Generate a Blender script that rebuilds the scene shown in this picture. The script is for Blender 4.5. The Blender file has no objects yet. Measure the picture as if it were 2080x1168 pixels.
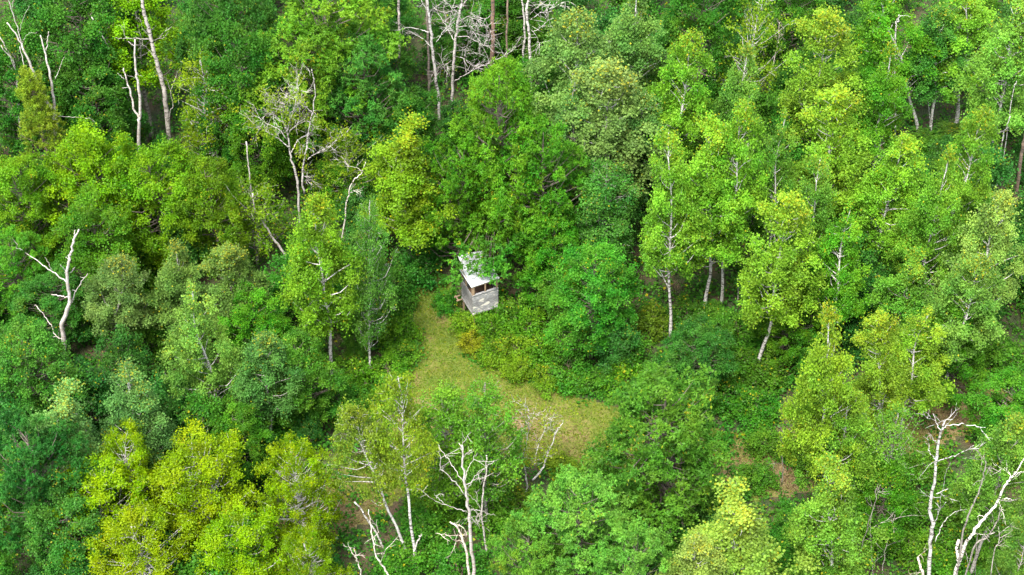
import bpy, math
import numpy as np
from mathutils import Vector

# ------------------------------------------------------------------ camera, world, sun, exposure
scene = bpy.context.scene
C = scene.collection
F_PX = 4044.0                      # focal length in pixels of the 2080 px wide photograph
CAM = np.array([0.0, -81.3, 81.3])
PITCH = math.radians(45)
cam_data = bpy.data.cameras.new('camera')
cam = bpy.data.objects.new('camera', cam_data)
C.objects.link(cam)
cam.location = CAM
cam.rotation_euler = (math.pi / 2 - PITCH, 0, 0)
cam_data.sensor_width = 36.0
cam_data.lens = 36.0 * F_PX / 2080.0
cam_data.clip_start = 1.0
cam_data.clip_end = 3000.0
scene.camera = cam

SUN_EL, SUN_AZ = math.radians(64), math.radians(205)     # azimuth clockwise from +Y (behind the camera, a little left)
world = bpy.data.worlds.new('World')
scene.world = world
world.use_nodes = True
wn = world.node_tree.nodes
sky = wn.new('ShaderNodeTexSky')
sky.sky_type = 'NISHITA'
sky.sun_disc = False
sky.sun_elevation = SUN_EL
sky.sun_rotation = SUN_AZ
sky.dust_density = 3.0
sky.air_density = 1.0
bg = wn['Background']
bg.inputs['Strength'].default_value = 0.15
hazy = wn.new('ShaderNodeHueSaturation')          # thin overcast: the blue of the sky is washed out everywhere
hazy.inputs['Saturation'].default_value = 0.32
world.node_tree.links.new(sky.outputs[0], hazy.inputs['Color'])
world.node_tree.links.new(hazy.outputs[0], bg.inputs['Color'])

sun_data = bpy.data.lights.new('sun', 'SUN')
sun_data.energy = 2.25
sun_data.angle = math.radians(18)
sun_data.color = (1.0, 0.94, 0.82)
sun = bpy.data.objects.new('sun', sun_data)
C.objects.link(sun)
sdir = Vector((math.sin(SUN_AZ) * math.cos(SUN_EL), math.cos(SUN_AZ) * math.cos(SUN_EL), math.sin(SUN_EL)))
sun.rotation_euler = sdir.to_track_quat('Z', 'Y').to_euler()

scene.view_settings.view_transform = 'Standard'
scene.view_settings.look = 'None'
scene.view_settings.gamma = 1.0
scene.view_settings.exposure = 2.18
scene.render.engine = 'CYCLES'
scene.cycles.use_denoising = True
scene.cycles.denoiser = 'OPENIMAGEDENOISE'
scene.cycles.denoising_input_passes = 'RGB_ALBEDO_NORMAL'
scene.cycles.denoising_prefilter = 'ACCURATE'
scene.cycles.max_bounces = 8
scene.cycles.diffuse_bounces = 4
scene.cycles.transmission_bounces = 6

# ------------------------------------------------------------------ helpers
rng = np.random.default_rng(7)
CP, SP = math.cos(PITCH), math.sin(PITCH)


def ray(px, py):
    x = (px - 1040.0) / F_PX
    y = -(py - 584.0) / F_PX
    z = -1.0
    a = math.pi / 2 - PITCH
    d = np.array([x, y * math.cos(a) - z * math.sin(a), y * math.sin(a) + z * math.cos(a)])
    return d


def at(px, py, z=0.0):
    """point of height z seen at a pixel of the photograph"""
    d = ray(px, py)
    return CAM + d * ((z - CAM[2]) / d[2])


def at_y(px, py, y):
    d = ray(px, py)
    return CAM + d * ((y - CAM[1]) / d[1])


def proj(p):
    """world points (n,3) -> pixel (n,2)"""
    q = np.atleast_2d(p) - CAM
    a = math.pi / 2 - PITCH
    yc = q[:, 1] * math.cos(a) + q[:, 2] * math.sin(a)
    zc = -q[:, 1] * math.sin(a) + q[:, 2] * math.cos(a)
    return np.stack([1040 + F_PX * q[:, 0] / -zc, 584 - F_PX * yc / -zc], 1)


def tag(o, label=None, cat=None, group=None, kind=None):
    if label: o['label'] = label
    if cat: o['category'] = cat
    if group: o['group'] = group
    if kind: o['kind'] = kind
    return o


def mesh_from(name, V, Fq, mat, smooth=False):
    """V (n,3); Fq list of faces or an (m,4) array"""
    me = bpy.data.meshes.new(name)
    V = np.asarray(V, dtype=np.float32)
    if isinstance(Fq, np.ndarray):
        m, k = Fq.shape
        me.vertices.add(len(V))
        me.vertices.foreach_set('co', V.ravel())
        me.loops.add(m * k)
        me.loops.foreach_set('vertex_index', Fq.astype(np.int32).ravel())
        me.polygons.add(m)
        me.polygons.foreach_set('loop_start', np.arange(0, m * k, k, dtype=np.int32))
        me.update(calc_edges=True)
    else:
        me.from_pydata(V.tolist(), [], Fq)
    if smooth:
        me.polygons.foreach_set('use_smooth', np.ones(len(me.polygons), dtype=bool))
    me.materials.append(mat)
    me.validate()
    return me


def link(name, data, parent=None, loc=(0, 0, 0), color=None):
    o = bpy.data.objects.new(name, data)
    C.objects.link(o)
    o.location = loc
    if parent: o.parent = parent
    if color is not None: o.color = (*color, 1.0)
    return o


class Tubes:
    def __init__(s):
        s.V, s.F, s.n = [], [], 0

    def add(s, pts, rad, sides=6, cap=True):
        pts = np.asarray(pts, float)
        rad = np.asarray(rad, float)
        k = len(pts)
        t = np.gradient(pts, axis=0)
        t /= np.linalg.norm(t, axis=1)[:, None] + 1e-9
        ref = np.array([0.31, 0.95, 0.05]) if abs(t[0][2]) > 0.8 else np.array([0.02, 0.05, 1.0])
        u = np.cross(t, ref); u /= np.linalg.norm(u, axis=1)[:, None] + 1e-9
        v = np.cross(t, u)
        a = np.arange(sides) * 2 * math.pi / sides
        ring = pts[:, None, :] + rad[:, None, None] * (np.cos(a)[None, :, None] * u[:, None, :] + np.sin(a)[None, :, None] * v[:, None, :])
        s.V.append(ring.reshape(-1, 3))
        for i in range(k - 1):
            for j in range(sides):
                j2 = (j + 1) % sides
                s.F.append([s.n + i * sides + j, s.n + i * sides + j2, s.n + (i + 1) * sides + j2, s.n + (i + 1) * sides + j])
        if cap:
            s.F.append([s.n + (k - 1) * sides + j for j in range(sides)])
            s.F.append([s.n + j for j in range(sides)][::-1])
        s.n += k * sides

    def mesh(s, name, mat):
        return mesh_from(name, np.concatenate(s.V), s.F, mat, smooth=True)


def smooth_path(P, n):
    """resample a polyline with Catmull-Rom"""
    P = np.asarray(P, float)
    if len(P) == 2:
        t = np.linspace(0, 1, n)[:, None]
        return P[0] * (1 - t) + P[1] * t
    Q = np.vstack([2 * P[0] - P[1], P, 2 * P[-1] - P[-2]])
    out = []
    for s_ in np.linspace(0, len(P) - 1 - 1e-6, n):
        i = int(s_); t = s_ - i
        a, b, c, d = Q[i], Q[i + 1], Q[i + 2], Q[i + 3]
        out.append(0.5 * (2 * b + (c - a) * t + (2 * a - 5 * b + 4 * c - d) * t * t + (3 * b - a - 3 * c + d) * t ** 3))
    return np.array(out)


def unit(a):
    return a / (np.linalg.norm(a, axis=-1, keepdims=True) + 1e-9)


def leaf_mesh(name, P, D, N, L, W, tint, turn, mat):
    """one folded diamond per leaf"""
    n = len(P)
    D = unit(D)
    S = unit(np.cross(D, N))
    N = np.cross(S, D)
    L = np.broadcast_to(L, (n,))[:, None]; W = np.broadcast_to(W, (n,))[:, None]
    V = np.empty((n, 4, 3), np.float32)
    V[:, 0] = P
    V[:, 1] = P + D * L * 0.5 + S * W * 0.5 + N * W * 0.18
    V[:, 2] = P + D * L - N * L * 0.12
    V[:, 3] = P + D * L * 0.5 - S * W * 0.5 + N * W * 0.18
    F = np.arange(n * 4).reshape(n, 4)
    me = mesh_from(name, V.reshape(-1, 3), F, mat)
    for key, val in (('tint', tint), ('turn', turn)):
        at_ = me.attributes.new(key, 'FLOAT', 'POINT')
        at_.data.foreach_set('value', np.repeat(np.asarray(val, np.float32), 4))
    return me


# ------------------------------------------------------------------ materials
def nodes_of(name):
    m = bpy.data.materials.new(name)
    m.use_nodes = True
    nt = m.node_tree
    return m, nt, nt.nodes, nt.links, nt.nodes['Principled BSDF'], nt.nodes['Material Output']


def N(nodes, t, **kw):
    n = nodes.new(t)
    for k, v in kw.items():
        setattr(n, k, v)
    return n


def ramp(nodes, stops):
    r = nodes.new('ShaderNodeValToRGB')
    e = r.color_ramp.elements
    e[0].position, e[0].color = stops[0][0], (*stops[0][1], 1)
    e[1].position, e[1].color = stops[1][0], (*stops[1][1], 1)
    for p, c in stops[2:]:
        x = e.new(p); x.color = (*c, 1)
    return r


def leaf_material(name, fixed=None, gloss=0.14, trans=0.48):
    m, nt, nd, lk, bsdf, out = nodes_of(name)
    ti = N(nd, 'ShaderNodeAttribute', attribute_name='tint')
    tu = N(nd, 'ShaderNodeAttribute', attribute_name='turn')
    if fixed is None:
        src = N(nd, 'ShaderNodeObjectInfo'); col = src.outputs['Color']
    else:
        src = N(nd, 'ShaderNodeRGB'); src.outputs[0].default_value = (*fixed, 1); col = src.outputs[0]
    val = N(nd, 'ShaderNodeMapRange'); lk.new(ti.outputs['Fac'], val.inputs['Value'])
    val.inputs['To Min'].default_value = 0.5; val.inputs['To Max'].default_value = 1.6
    hue = N(nd, 'ShaderNodeMapRange'); lk.new(ti.outputs['Fac'], hue.inputs['Value'])
    hue.inputs['To Min'].default_value = 0.512; hue.inputs['To Max'].default_value = 0.49
    hsv = N(nd, 'ShaderNodeHueSaturation')
    tc = N(nd, 'ShaderNodeTexCoord')                       # slow drift of leaf colour from bough to bough
    nz = N(nd, 'ShaderNodeTexNoise'); nz.inputs['Scale'].default_value = 0.55; nz.inputs['Detail'].default_value = 3
    lk.new(tc.outputs['Object'], nz.inputs['Vector'])
    dr = N(nd, 'ShaderNodeMapRange'); lk.new(nz.outputs['Fac'], dr.inputs['Value'])
    dr.inputs['From Min'].default_value = .3; dr.inputs['From Max'].default_value = .7
    dr.inputs['To Min'].default_value = -.02; dr.inputs['To Max'].default_value = .018
    ha = N(nd, 'ShaderNodeMath', operation='ADD'); lk.new(hue.outputs[0], ha.inputs[0]); lk.new(dr.outputs[0], ha.inputs[1])
    hsv.inputs['Saturation'].default_value = 1.01
    lk.new(col, hsv.inputs['Color']); lk.new(val.outputs[0], hsv.inputs['Value']); lk.new(ha.outputs[0], hsv.inputs['Hue'])
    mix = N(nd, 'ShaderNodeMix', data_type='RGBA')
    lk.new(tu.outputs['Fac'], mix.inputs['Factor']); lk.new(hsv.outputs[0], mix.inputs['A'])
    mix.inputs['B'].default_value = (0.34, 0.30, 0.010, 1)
    c = mix.outputs['Result']
    lk.new(c, bsdf.inputs['Base Color'])
    bsdf.inputs['Roughness'].default_value = 0.5
    bsdf.inputs['Specular IOR Level'].default_value = gloss
    tr = N(nd, 'ShaderNodeBsdfTranslucent')
    th = N(nd, 'ShaderNodeHueSaturation'); lk.new(c, th.inputs['Color'])
    th.inputs['Hue'].default_value = 0.49; th.inputs['Value'].default_value = 1.5
    lk.new(th.outputs[0], tr.inputs['Color'])
    ms = N(nd, 'ShaderNodeMixShader'); ms.inputs[0].default_value = trans
    lk.new(bsdf.outputs[0], ms.inputs[1]); lk.new(tr.outputs[0], ms.inputs[2])
    lk.new(ms.outputs[0], out.inputs['Surface'])
    return m


def bark_material(name, dark=(0.045, 0.038, 0.033), lo=0.53, hi=0.6):
    """object colour broken by dark horizontal lenticels and larger stained patches"""
    m, nt, nd, lk, bsdf, out = nodes_of(name)
    oi = N(nd, 'ShaderNodeObjectInfo')
    tc = N(nd, 'ShaderNodeTexCoord')
    mp = N(nd, 'ShaderNodeMapping'); mp.inputs['Scale'].default_value = (1.6, 1.6, 7.0)
    lk.new(tc.outputs['Object'], mp.inputs['Vector'])
    n1 = N(nd, 'ShaderNodeTexNoise'); n1.inputs['Scale'].default_value = 1.9; n1.inputs['Detail'].default_value = 4
    lk.new(mp.outputs[0], n1.inputs['Vector'])
    r1 = ramp(nd, [(lo, (0, 0, 0)), (hi, (1, 1, 1))]); lk.new(n1.outputs['Fac'], r1.inputs[0])
    n2 = N(nd, 'ShaderNodeTexNoise'); n2.inputs['Scale'].default_value = 3.0; n2.inputs['Detail'].default_value = 5
    lk.new(tc.outputs['Object'], n2.inputs['Vector'])
    r2 = ramp(nd, [(0.3, (0.62, 0.6, 0.58)), (0.65, (1, 1, 1))]); lk.new(n2.outputs['Fac'], r2.inputs[0])
    mul = N(nd, 'ShaderNodeMix', data_type='RGBA', blend_type='MULTIPLY'); mul.inputs['Factor'].default_value = 1
    lk.new(oi.outputs['Color'], mul.inputs['A']); lk.new(r2.outputs[0], mul.inputs['B'])
    mix = N(nd, 'ShaderNodeMix', data_type='RGBA')
    lk.new(r1.outputs[0], mix.inputs['Factor']); lk.new(mul.outputs['Result'], mix.inputs['A'])
    mix.inputs['B'].default_value = (*dark, 1)
    lk.new(mix.outputs['Result'], bsdf.inputs['Base Color'])
    bsdf.inputs['Roughness'].default_value = 0.85
    bmp = N(nd, 'ShaderNodeBump'); bmp.inputs['Strength'].default_value = 0.5; bmp.inputs['Distance'].default_value = 0.02
    lk.new(n2.outputs['Fac'], bmp.inputs['Height']); lk.new(bmp.outputs[0], bsdf.inputs['Normal'])
    return m


LEAF = leaf_material('leaf')
NEEDLE = leaf_material('needle', gloss=0.2, trans=0.2)
BARK = bark_material('birch_bark')
DEADWOOD = bark_material('dead_wood', dark=(0.21, 0.165, 0.13), lo=0.53, hi=0.64)

WHITE = (0.46, 0.45, 0.44)
GREYW = (0.27, 0.255, 0.235)
DARKB = (0.13, 0.11, 0.09)
BROWN = (0.16, 0.115, 0.085)

# ------------------------------------------------------------------ ground, path
PATH = np.array([(866, 535), (900, 560), (925, 600), (930, 680), (950, 715), (1010, 755), (1100, 785), (1180, 812), (1270, 832),
                 (1420, 875), (1600, 890), (1760, 845), (1880, 790), (2000, 755), (2120, 730), (2140, 800), (1960, 880), (1800, 940),
                 (1650, 995), (1540, 1010), (1400, 1000), (1250, 960), (1100, 940), (960, 950), (860, 965), (770, 1045), (640, 1110),
                 (520, 1140), (500, 1090), (620, 1010), (740, 930), (805, 870), (832, 815), (826, 760), (848, 700), (845, 640), (838, 580)], float)
PATH_W = np.array([at(x, y)[:2] for x, y in PATH])


def inside(P, poly):
    x, y = P[:, 0], P[:, 1]
    r = np.zeros(len(P), bool)
    j = len(poly) - 1
    for i in range(len(poly)):
        xi, yi = poly[i]; xj, yj = poly[j]
        c = ((yi > y) != (yj > y)) & (x < (xj - xi) * (y - yi) / (yj - yi + 1e-12) + xi)
        r ^= c
        j = i
    return r


def edge_dist(P, poly):
    d = np.full(len(P), 1e9)
    for i in range(len(poly)):
        a, b = poly[i - 1], poly[i]
        ab = b - a
        t = np.clip(((P - a) @ ab) / (ab @ ab + 1e-12), 0, 1)
        d = np.minimum(d, np.linalg.norm(P - (a + t[:, None] * ab), axis=1))
    return d


def ground_material():
    m, nt, nd, lk, bsdf, out = nodes_of('forest_floor')
    tc = N(nd, 'ShaderNodeTexCoord')
    n1 = N(nd, 'ShaderNodeTexNoise'); n1.inputs['Scale'].default_value = 0.9; n1.inputs['Detail'].default_value = 8
    lk.new(tc.outputs['Object'], n1.inputs['Vector'])
    r1 = ramp(nd, [(0.36, (0.018, 0.035, 0.007)), (0.7, (0.06, 0.04, 0.022)), (0.5, (0.028, 0.036, 0.010))])
    lk.new(n1.outputs['Fac'], r1.inputs[0])
    n2 = N(nd, 'ShaderNodeTexNoise'); n2.inputs['Scale'].default_value = 9.0; n2.inputs['Detail'].default_value = 6
    lk.new(tc.outputs['Object'], n2.inputs['Vector'])
    r2 = ramp(nd, [(0.3, (0.55, 0.55, 0.55)), (0.7, (1.4, 1.3, 1.2))]); lk.new(n2.outputs['Fac'], r2.inputs[0])
    mul = N(nd, 'ShaderNodeMix', data_type='RGBA', blend_type='MULTIPLY'); mul.inputs['Factor'].default_value = 1
    lk.new(r1.outputs[0], mul.inputs['A']); lk.new(r2.outputs[0], mul.inputs['B'])
    lk.new(mul.outputs['Result'], bsdf.inputs['Base Color'])
    bsdf.inputs['Roughness'].default_value = 0.95
    bmp = N(nd, 'ShaderNodeBump'); bmp.inputs['Strength'].default_value = 0.7; bmp.inputs['Distance'].default_value = 0.06
    lk.new(n2.outputs['Fac'], bmp.inputs['Height']); lk.new(bmp.outputs[0], bsdf.inputs['Normal'])
    return m


def path_material():
    m, nt, nd, lk, bsdf, out = nodes_of('worn_grass')
    tc = N(nd, 'ShaderNodeTexCoord')
    wr = N(nd, 'ShaderNodeAttribute', attribute_name='wear')
    n1 = N(nd, 'ShaderNodeTexNoise'); n1.inputs['Scale'].default_value = 1.3; n1.inputs['Detail'].default_value = 9; n1.inputs['Roughness'].default_value = 0.65
    lk.new(tc.outputs['Object'], n1.inputs['Vector'])
    add = N(nd, 'ShaderNodeMath', operation='ADD'); lk.new(n1.outputs['Fac'], add.inputs[0]); lk.new(wr.outputs['Fac'], add.inputs[1])
    r1 = ramp(nd, [(0.35, (0.05, 0.08, 0.004)), (1.0, (0.15, 0.1, 0.06)), (0.58, (0.075, 0.092, 0.006)), (0.76, (0.115, 0.1, 0.03))])
    lk.new(add.outputs[0], r1.inputs[0])
    n2 = N(nd, 'ShaderNodeTexNoise'); n2.inputs['Scale'].default_value = 11.0; n2.inputs['Detail'].default_value = 7
    lk.new(tc.outputs['Object'], n2.inputs['Vector'])
    r2 = ramp(nd, [(0.3, (0.6, 0.62, 0.6)), (0.7, (1.3, 1.28, 1.2))]); lk.new(n2.outputs['Fac'], r2.inputs[0])
    mul = N(nd, 'ShaderNodeMix', data_type='RGBA', blend_type='MULTIPLY'); mul.inputs['Factor'].default_value = 1
    lk.new(r1.outputs[0], mul.inputs['A']); lk.new(r2.outputs[0], mul.inputs['B'])
    lk.new(mul.outputs['Result'], bsdf.inputs['Base Color'])
    bsdf.inputs['Roughness'].default_value = 0.95
    bmp = N(nd, 'ShaderNodeBump'); bmp.inputs['Strength'].default_value = 0.8; bmp.inputs['Distance'].default_value = 0.05
    lk.new(n2.outputs['Fac'], bmp.inputs['Height']); lk.new(bmp.outputs[0], bsdf.inputs['Normal'])
    return m


ground = link('ground', mesh_from('ground', [(-900, -500, 0), (900, -500, 0), (900, 1500, 0), (-900, 1500, 0)], [[0, 1, 2, 3]], ground_material()))
tag(ground, 'dark leaf-littered forest floor under the trees', kind='structure')

# the mown path as a fine grid cut to its outline with a ragged edge
gx = np.arange(-26, 42, 0.3); gy = np.arange(-20, 8, 0.3)
GX, GY = np.meshgrid(gx, gy)
G = np.stack([GX.ravel(), GY.ravel()], 1)
keep_pt = inside(G, PATH_W) | (edge_dist(G, PATH_W) < 0.35)
nx, ny = len(gx), len(gy)
idx = np.arange(nx * ny).reshape(ny, nx)
quads = np.stack([idx[:-1, :-1], idx[:-1, 1:], idx[1:, 1:], idx[1:, :-1]], -1).reshape(-1, 4)
quads = quads[keep_pt[quads].all(1)]
used = np.unique(quads)
remap = -np.ones(nx * ny, int); remap[used] = np.arange(len(used))
WEAR = [(852, 850, 1.6, .34), (690, 1060, 3.2, .38), (1070, 868, 1.5, .34), (1160, 892, 1.5, .24), (1600, 950, 3.6, .36), (1960, 830, 5, .36),
        (1500, 960, 2.5, .3), (560, 1110, 3, .3), (905, 640, 1.0, .2), (1350, 930, 2.2, .25), (870, 690, .5, .2), (840, 770, .6, .22), (1000, 800, 1.6, .1), (1110, 860, 3.5, .15), (930, 800, 1.0, .12), (880, 740, .7, .16)]


def wear_at(P2):
    w = np.full(len(P2), -0.06) + .06 * np.sin(P2[:, 0] * 1.4 + 2 * np.sin(P2[:, 1] * .9)) * np.cos(P2[:, 1] * 1.8 + P2[:, 0] * .7)
    for px, py, r, a in WEAR:
        c = at(px, py)[:2]
        w = np.maximum(w, -0.06 + (a + .06) * np.exp(-((P2 - c) ** 2).sum(1) / (r * r)))
    return w


pv = np.column_stack([G[used], 0.004 + 0.03 * np.abs(np.sin(G[used][:, 0] * 1.7) * np.cos(G[used][:, 1] * 2.1))])
pm = mesh_from('path', pv, remap[quads], path_material(), smooth=True)
wa = pm.attributes.new('wear', 'FLOAT', 'POINT'); wa.data.foreach_set('value', wear_at(G[used]).astype(np.float32))
path = tag(link('path', pm), 'worn grassy forest path curving past the wooden cabin', kind='structure')

# grass blades on the path
nb = 90000
lo, hi = PATH_W.min(0), PATH_W.max(0)
B = rng.uniform(lo, hi, (nb * 3, 2))
B = B[inside(B, PATH_W)]
wb = wear_at(B)
B = B[rng.random(len(B)) > np.clip(wb * 2.4 + 0.15, 0, 0.93)]
nb = len(B)
patch = 0.5 + 0.5 * np.sin(B[:, 0] * 1.9 + np.sin(B[:, 1] * 1.3) * 2) * np.cos(B[:, 1] * 1.6 + B[:, 0] * .5)
bl = rng.uniform(0.1, 0.22, nb)
D = unit(np.column_stack([rng.normal(0, .7, nb), rng.normal(0, .7, nb), np.full(nb, .6)]))
Nn = unit(np.column_stack([rng.normal(0, .4, nb), rng.normal(0, .4, nb), np.full(nb, 1.)]))
grass = link('grass', leaf_mesh('grass', np.column_stack([B, np.full(nb, .01)]), D, Nn, bl, bl * .13,
                                np.clip(.22 + patch * .35 + rng.random(nb) * .2, 0, 1), (rng.random(nb) < .08) * rng.uniform(.3, .9, nb), LEAF), color=(0.082, 0.145, 0.005))
ns = 45000
B = rng.uniform(lo, hi, (ns * 3, 2)); B = B[inside(B, PATH_W)]
B = B[rng.random(len(B)) < np.clip(wear_at(B) * 3, .02, 1)][:ns]
ns = len(B)
bl = rng.uniform(.07, .2, ns)
D = unit(np.column_stack([rng.normal(0, 1, ns), rng.normal(0, 1, ns), np.full(ns, .22)]))
Nn = unit(np.column_stack([rng.normal(0, .4, ns), rng.normal(0, .4, ns), np.full(ns, 1.)]))
straw = link('dry_grass', leaf_mesh('dry_grass', np.column_stack([B, np.full(ns, .02)]), D, Nn, bl, bl * .2, rng.random(ns), np.zeros(ns), LEAF), color=(.15, .095, .05))
tag(straw, 'dry brown grass and leaf litter on the bare patches of path', 'dry grass', kind='stuff')
tag(grass, 'short yellow-green grass growing on the path', 'grass', kind='stuff')

# ------------------------------------------------------------------ tree makers
def make_twigs(base, tip, rc, g, n, up=0.35):
    """directions radiating from a clump"""
    out = unit(tip - base)
    d = unit(out * 0.55 + g.normal(0, .75, (n, 3)) + np.array([0, 0, up]))
    return d


def clump_leaves(centers, outs, rc, per, g, leaf, droop=0.1, rosette=0, up=0.35, flat=0.75):
    """leaves along twigs that radiate from each clump centre"""
    P, D, Nn, T, U = [], [], [], [], []
    for c, o, r in zip(centers, outs, rc):
        nt = max(5, int(9 * r / 0.6))
        k = max(6, int(per * (r / 0.6) ** 2 / nt))
        tw = unit(o * 0.45 + g.normal(0, .8, (nt, 3)) * np.array([1, 1, flat]) + np.array([0, 0, up]))
        ln = r * g.uniform(.55, 1.25, nt)
        s = g.random((nt, k)) ** 0.6
        p = c + tw[:, None, :] * (ln[:, None] * s)[..., None]
        p[..., 2] -= droop * (s * ln[:, None]) ** 2
        p = p + g.normal(0, .11, p.shape) * (0.7 + s[..., None])
        d = tw[:, None, :] * 0.7 + g.normal(0, .75, p.shape) - np.array([0, 0, droop * 1.2])
        if rosette:
            # leaves gathered in stars around a few tips of each twig
            q = max(1, k // rosette)
            tipi = g.integers(0, q, (nt, k))
            sp = (tipi + 0.7) / q
            p = c + tw[:, None, :] * (ln[:, None] * sp ** .7)[..., None] + (g.random((nt, 1, 3)) - .5) * .1
            jit = np.random.default_rng(int(g.integers(1 << 30))).normal(0, .16, (nt, q, 3))
            p = p + np.take_along_axis(jit, np.repeat(tipi[..., None], 3, 2), 1)
            d = g.normal(0, 1, p.shape) * np.array([1, 1, .55]) + tw[:, None, :] * .3
        p = p.reshape(-1, 3); d = d.reshape(-1, 3)
        nn = unit(np.array([0, 0, .75]) + unit(p - c) * .35 + g.normal(0, .42, p.shape))
        ct = g.random()
        n = len(p)
        P.append(p); D.append(d); Nn.append(nn)
        T.append(np.clip(ct * .55 + g.random(n) * .45, 0, 1))
        yc = g.random() < .08
        U.append((g.random(n) < (.1 if yc else .007)) * g.uniform(.25, .9, n))
    P = np.concatenate(P); D = np.concatenate(D); Nn = np.concatenate(Nn)
    L = leaf[0] * g.uniform(.75, 1.25, len(P))
    return P, D, Nn, L, L * leaf[1] / leaf[0], np.concatenate(T), np.concatenate(U)


PROF = {
    'oval': lambda t: np.sin(np.clip(t * .94 + .06, 0, 1) * math.pi) ** .62 * (1.06 - .32 * t),
    'cone': lambda t: np.clip(1.12 - t, 0, 1) ** .75 * np.minimum(1, .45 + t * 3),
    'spire': lambda t: np.clip(1.05 - t, 0, 1) ** .9 * np.minimum(1, .5 + t * 2.2) * 1.15,
    'dome': lambda t: np.sqrt(np.clip(1 - (np.abs(t - .36) / .68) ** 2.2, 0, 1)),
    'shrub': lambda t: np.sqrt(np.clip(1 - (t * .97) ** 2.4, 0, 1)) * (.8 + .2 * np.minimum(1, t * 4)),
}


def make_tree(name, seed, H, R, z0, prof, nclump, rc, per, leaf, droop=.1, rosette=0, r_base=.14, wob=.35, fork=0, up=.35, fill=.42, sides=8, mat=None, flat=.75, tips=0, limb=1.0, gap=.62, notch=0.0):
    """prototype trunk mesh and crown mesh, base at the origin"""
    g = np.random.default_rng(seed)
    zb = z0 * H
    # trunk line
    k = 9
    zz = np.linspace(0, H * .96, k)
    off = np.cumsum(g.normal(0, wob * .33, (k, 2)), 0); off -= off[0]
    off -= np.linspace(0, 1, k)[:, None] * off[-1] * .6
    trunk = np.column_stack([off, zz])

    def tr_at(z):
        return np.array([np.interp(z, zz, trunk[:, 0]), np.interp(z, zz, trunk[:, 1]), z])
    tb = Tubes()
    rr = r_base * (1 - .84 * (zz / H) ** 1.1); rr[0] *= 1.25
    tb.add(smooth_path(trunk, 18), np.interp(np.linspace(0, 1, 18), np.linspace(0, 1, k), rr), sides)
    # lobed outline
    ph = g.uniform(0, 6.28, 6); am = g.uniform(.06, .2, 6)

    def lobes(a, t):
        return 1 + am[0] * np.sin(2 * a + ph[0] + 3 * t) + am[1] * np.sin(3 * a + ph[1] - 5 * t) + am[2] * np.sin(5 * a + ph[2] + 9 * t) + am[3] * .6 * np.sin(7 * t + ph[3])
    cs, rs = [], []
    tries = 0
    while len(cs) < nclump and tries < nclump * 40:
        tries += 1
        t = g.random()
        pr = PROF[prof](np.array(t))
        if g.random() > pr + .08: continue
        a = g.uniform(0, 6.283)
        rad = R * pr * lobes(a, t) * (g.uniform(fill, 1.0) if g.random() < .85 else g.uniform(.1, fill))
        if notch and t < .85 and rad > .2 * R and abs((a + math.pi / 2 + math.pi) % (2 * math.pi) - math.pi) < .62 and g.random() < notch: continue
        z = zb + (H - zb) * t * .97
        cc = tr_at(min(z, H * .95))
        p = np.array([cc[0] + rad * math.cos(a), cc[1] + rad * math.sin(a), z])
        r = rc * g.uniform(.65, 1.3)
        if cs and np.min(np.linalg.norm(np.array(cs) - p, axis=1)) < r * gap: continue
        cs.append(p); rs.append(r)
    cs = np.array(cs); rs = np.array(rs)
    cs[np.argmax(cs[:, 2])] = tr_at(H * .95)
    outs = np.zeros_like(cs)
    for i, p in enumerate(cs):
        cc = tr_at(min(p[2], H * .95))
        h = np.array([p[0] - cc[0], p[1] - cc[1], 0])
        d = np.linalg.norm(h)
        outs[i] = h / (d + .3) + np.array([0, 0, .3])
        za = max(.06 * H if prof == 'shrub' else zb * .75, p[2] - .55 * d - .25 - g.random() * .3)
        a = tr_at(min(za, H * .9))
        mid = (a + p) / 2 + np.array([0, 0, -.12 * d]) + g.normal(0, .08 + .07 * d, 3)
        if notch and g.random() < .5 and p[2] < zb + .6 * (H - zb): continue
        r0 = min((.02 + .016 * d) * limb, np.interp(za, zz, rr) * .75)
        tb.add(smooth_path([a, mid, p], 5), np.linspace(r0, .008, 5), 4, cap=False)
        for _ in range(2):
            e = p + unit(outs[i] + g.normal(0, .6, 3)) * rs[i]
            tb.add([p, (p + e) / 2 + g.normal(0, .05, 3), e], [.01, .008, .004], 3, cap=False)
    data = clump_leaves(cs, outs, rs, per, g, leaf, droop, rosette, up, flat)
    P = data[0]
    ok = P[:, 2] > .03
    data = [d[ok] for d in data]
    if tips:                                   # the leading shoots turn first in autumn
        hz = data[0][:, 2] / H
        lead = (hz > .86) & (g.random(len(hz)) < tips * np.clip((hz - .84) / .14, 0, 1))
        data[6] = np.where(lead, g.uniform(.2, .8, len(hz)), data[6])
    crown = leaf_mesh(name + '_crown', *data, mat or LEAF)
    lp = data[0]
    wide = 2 * np.percentile(np.hypot(lp[:, 0], lp[:, 1]), 95)
    return tb.mesh(name + '_trunk', BARK), crown, float(np.percentile(lp[:, 2], 99.7)), wide


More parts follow.
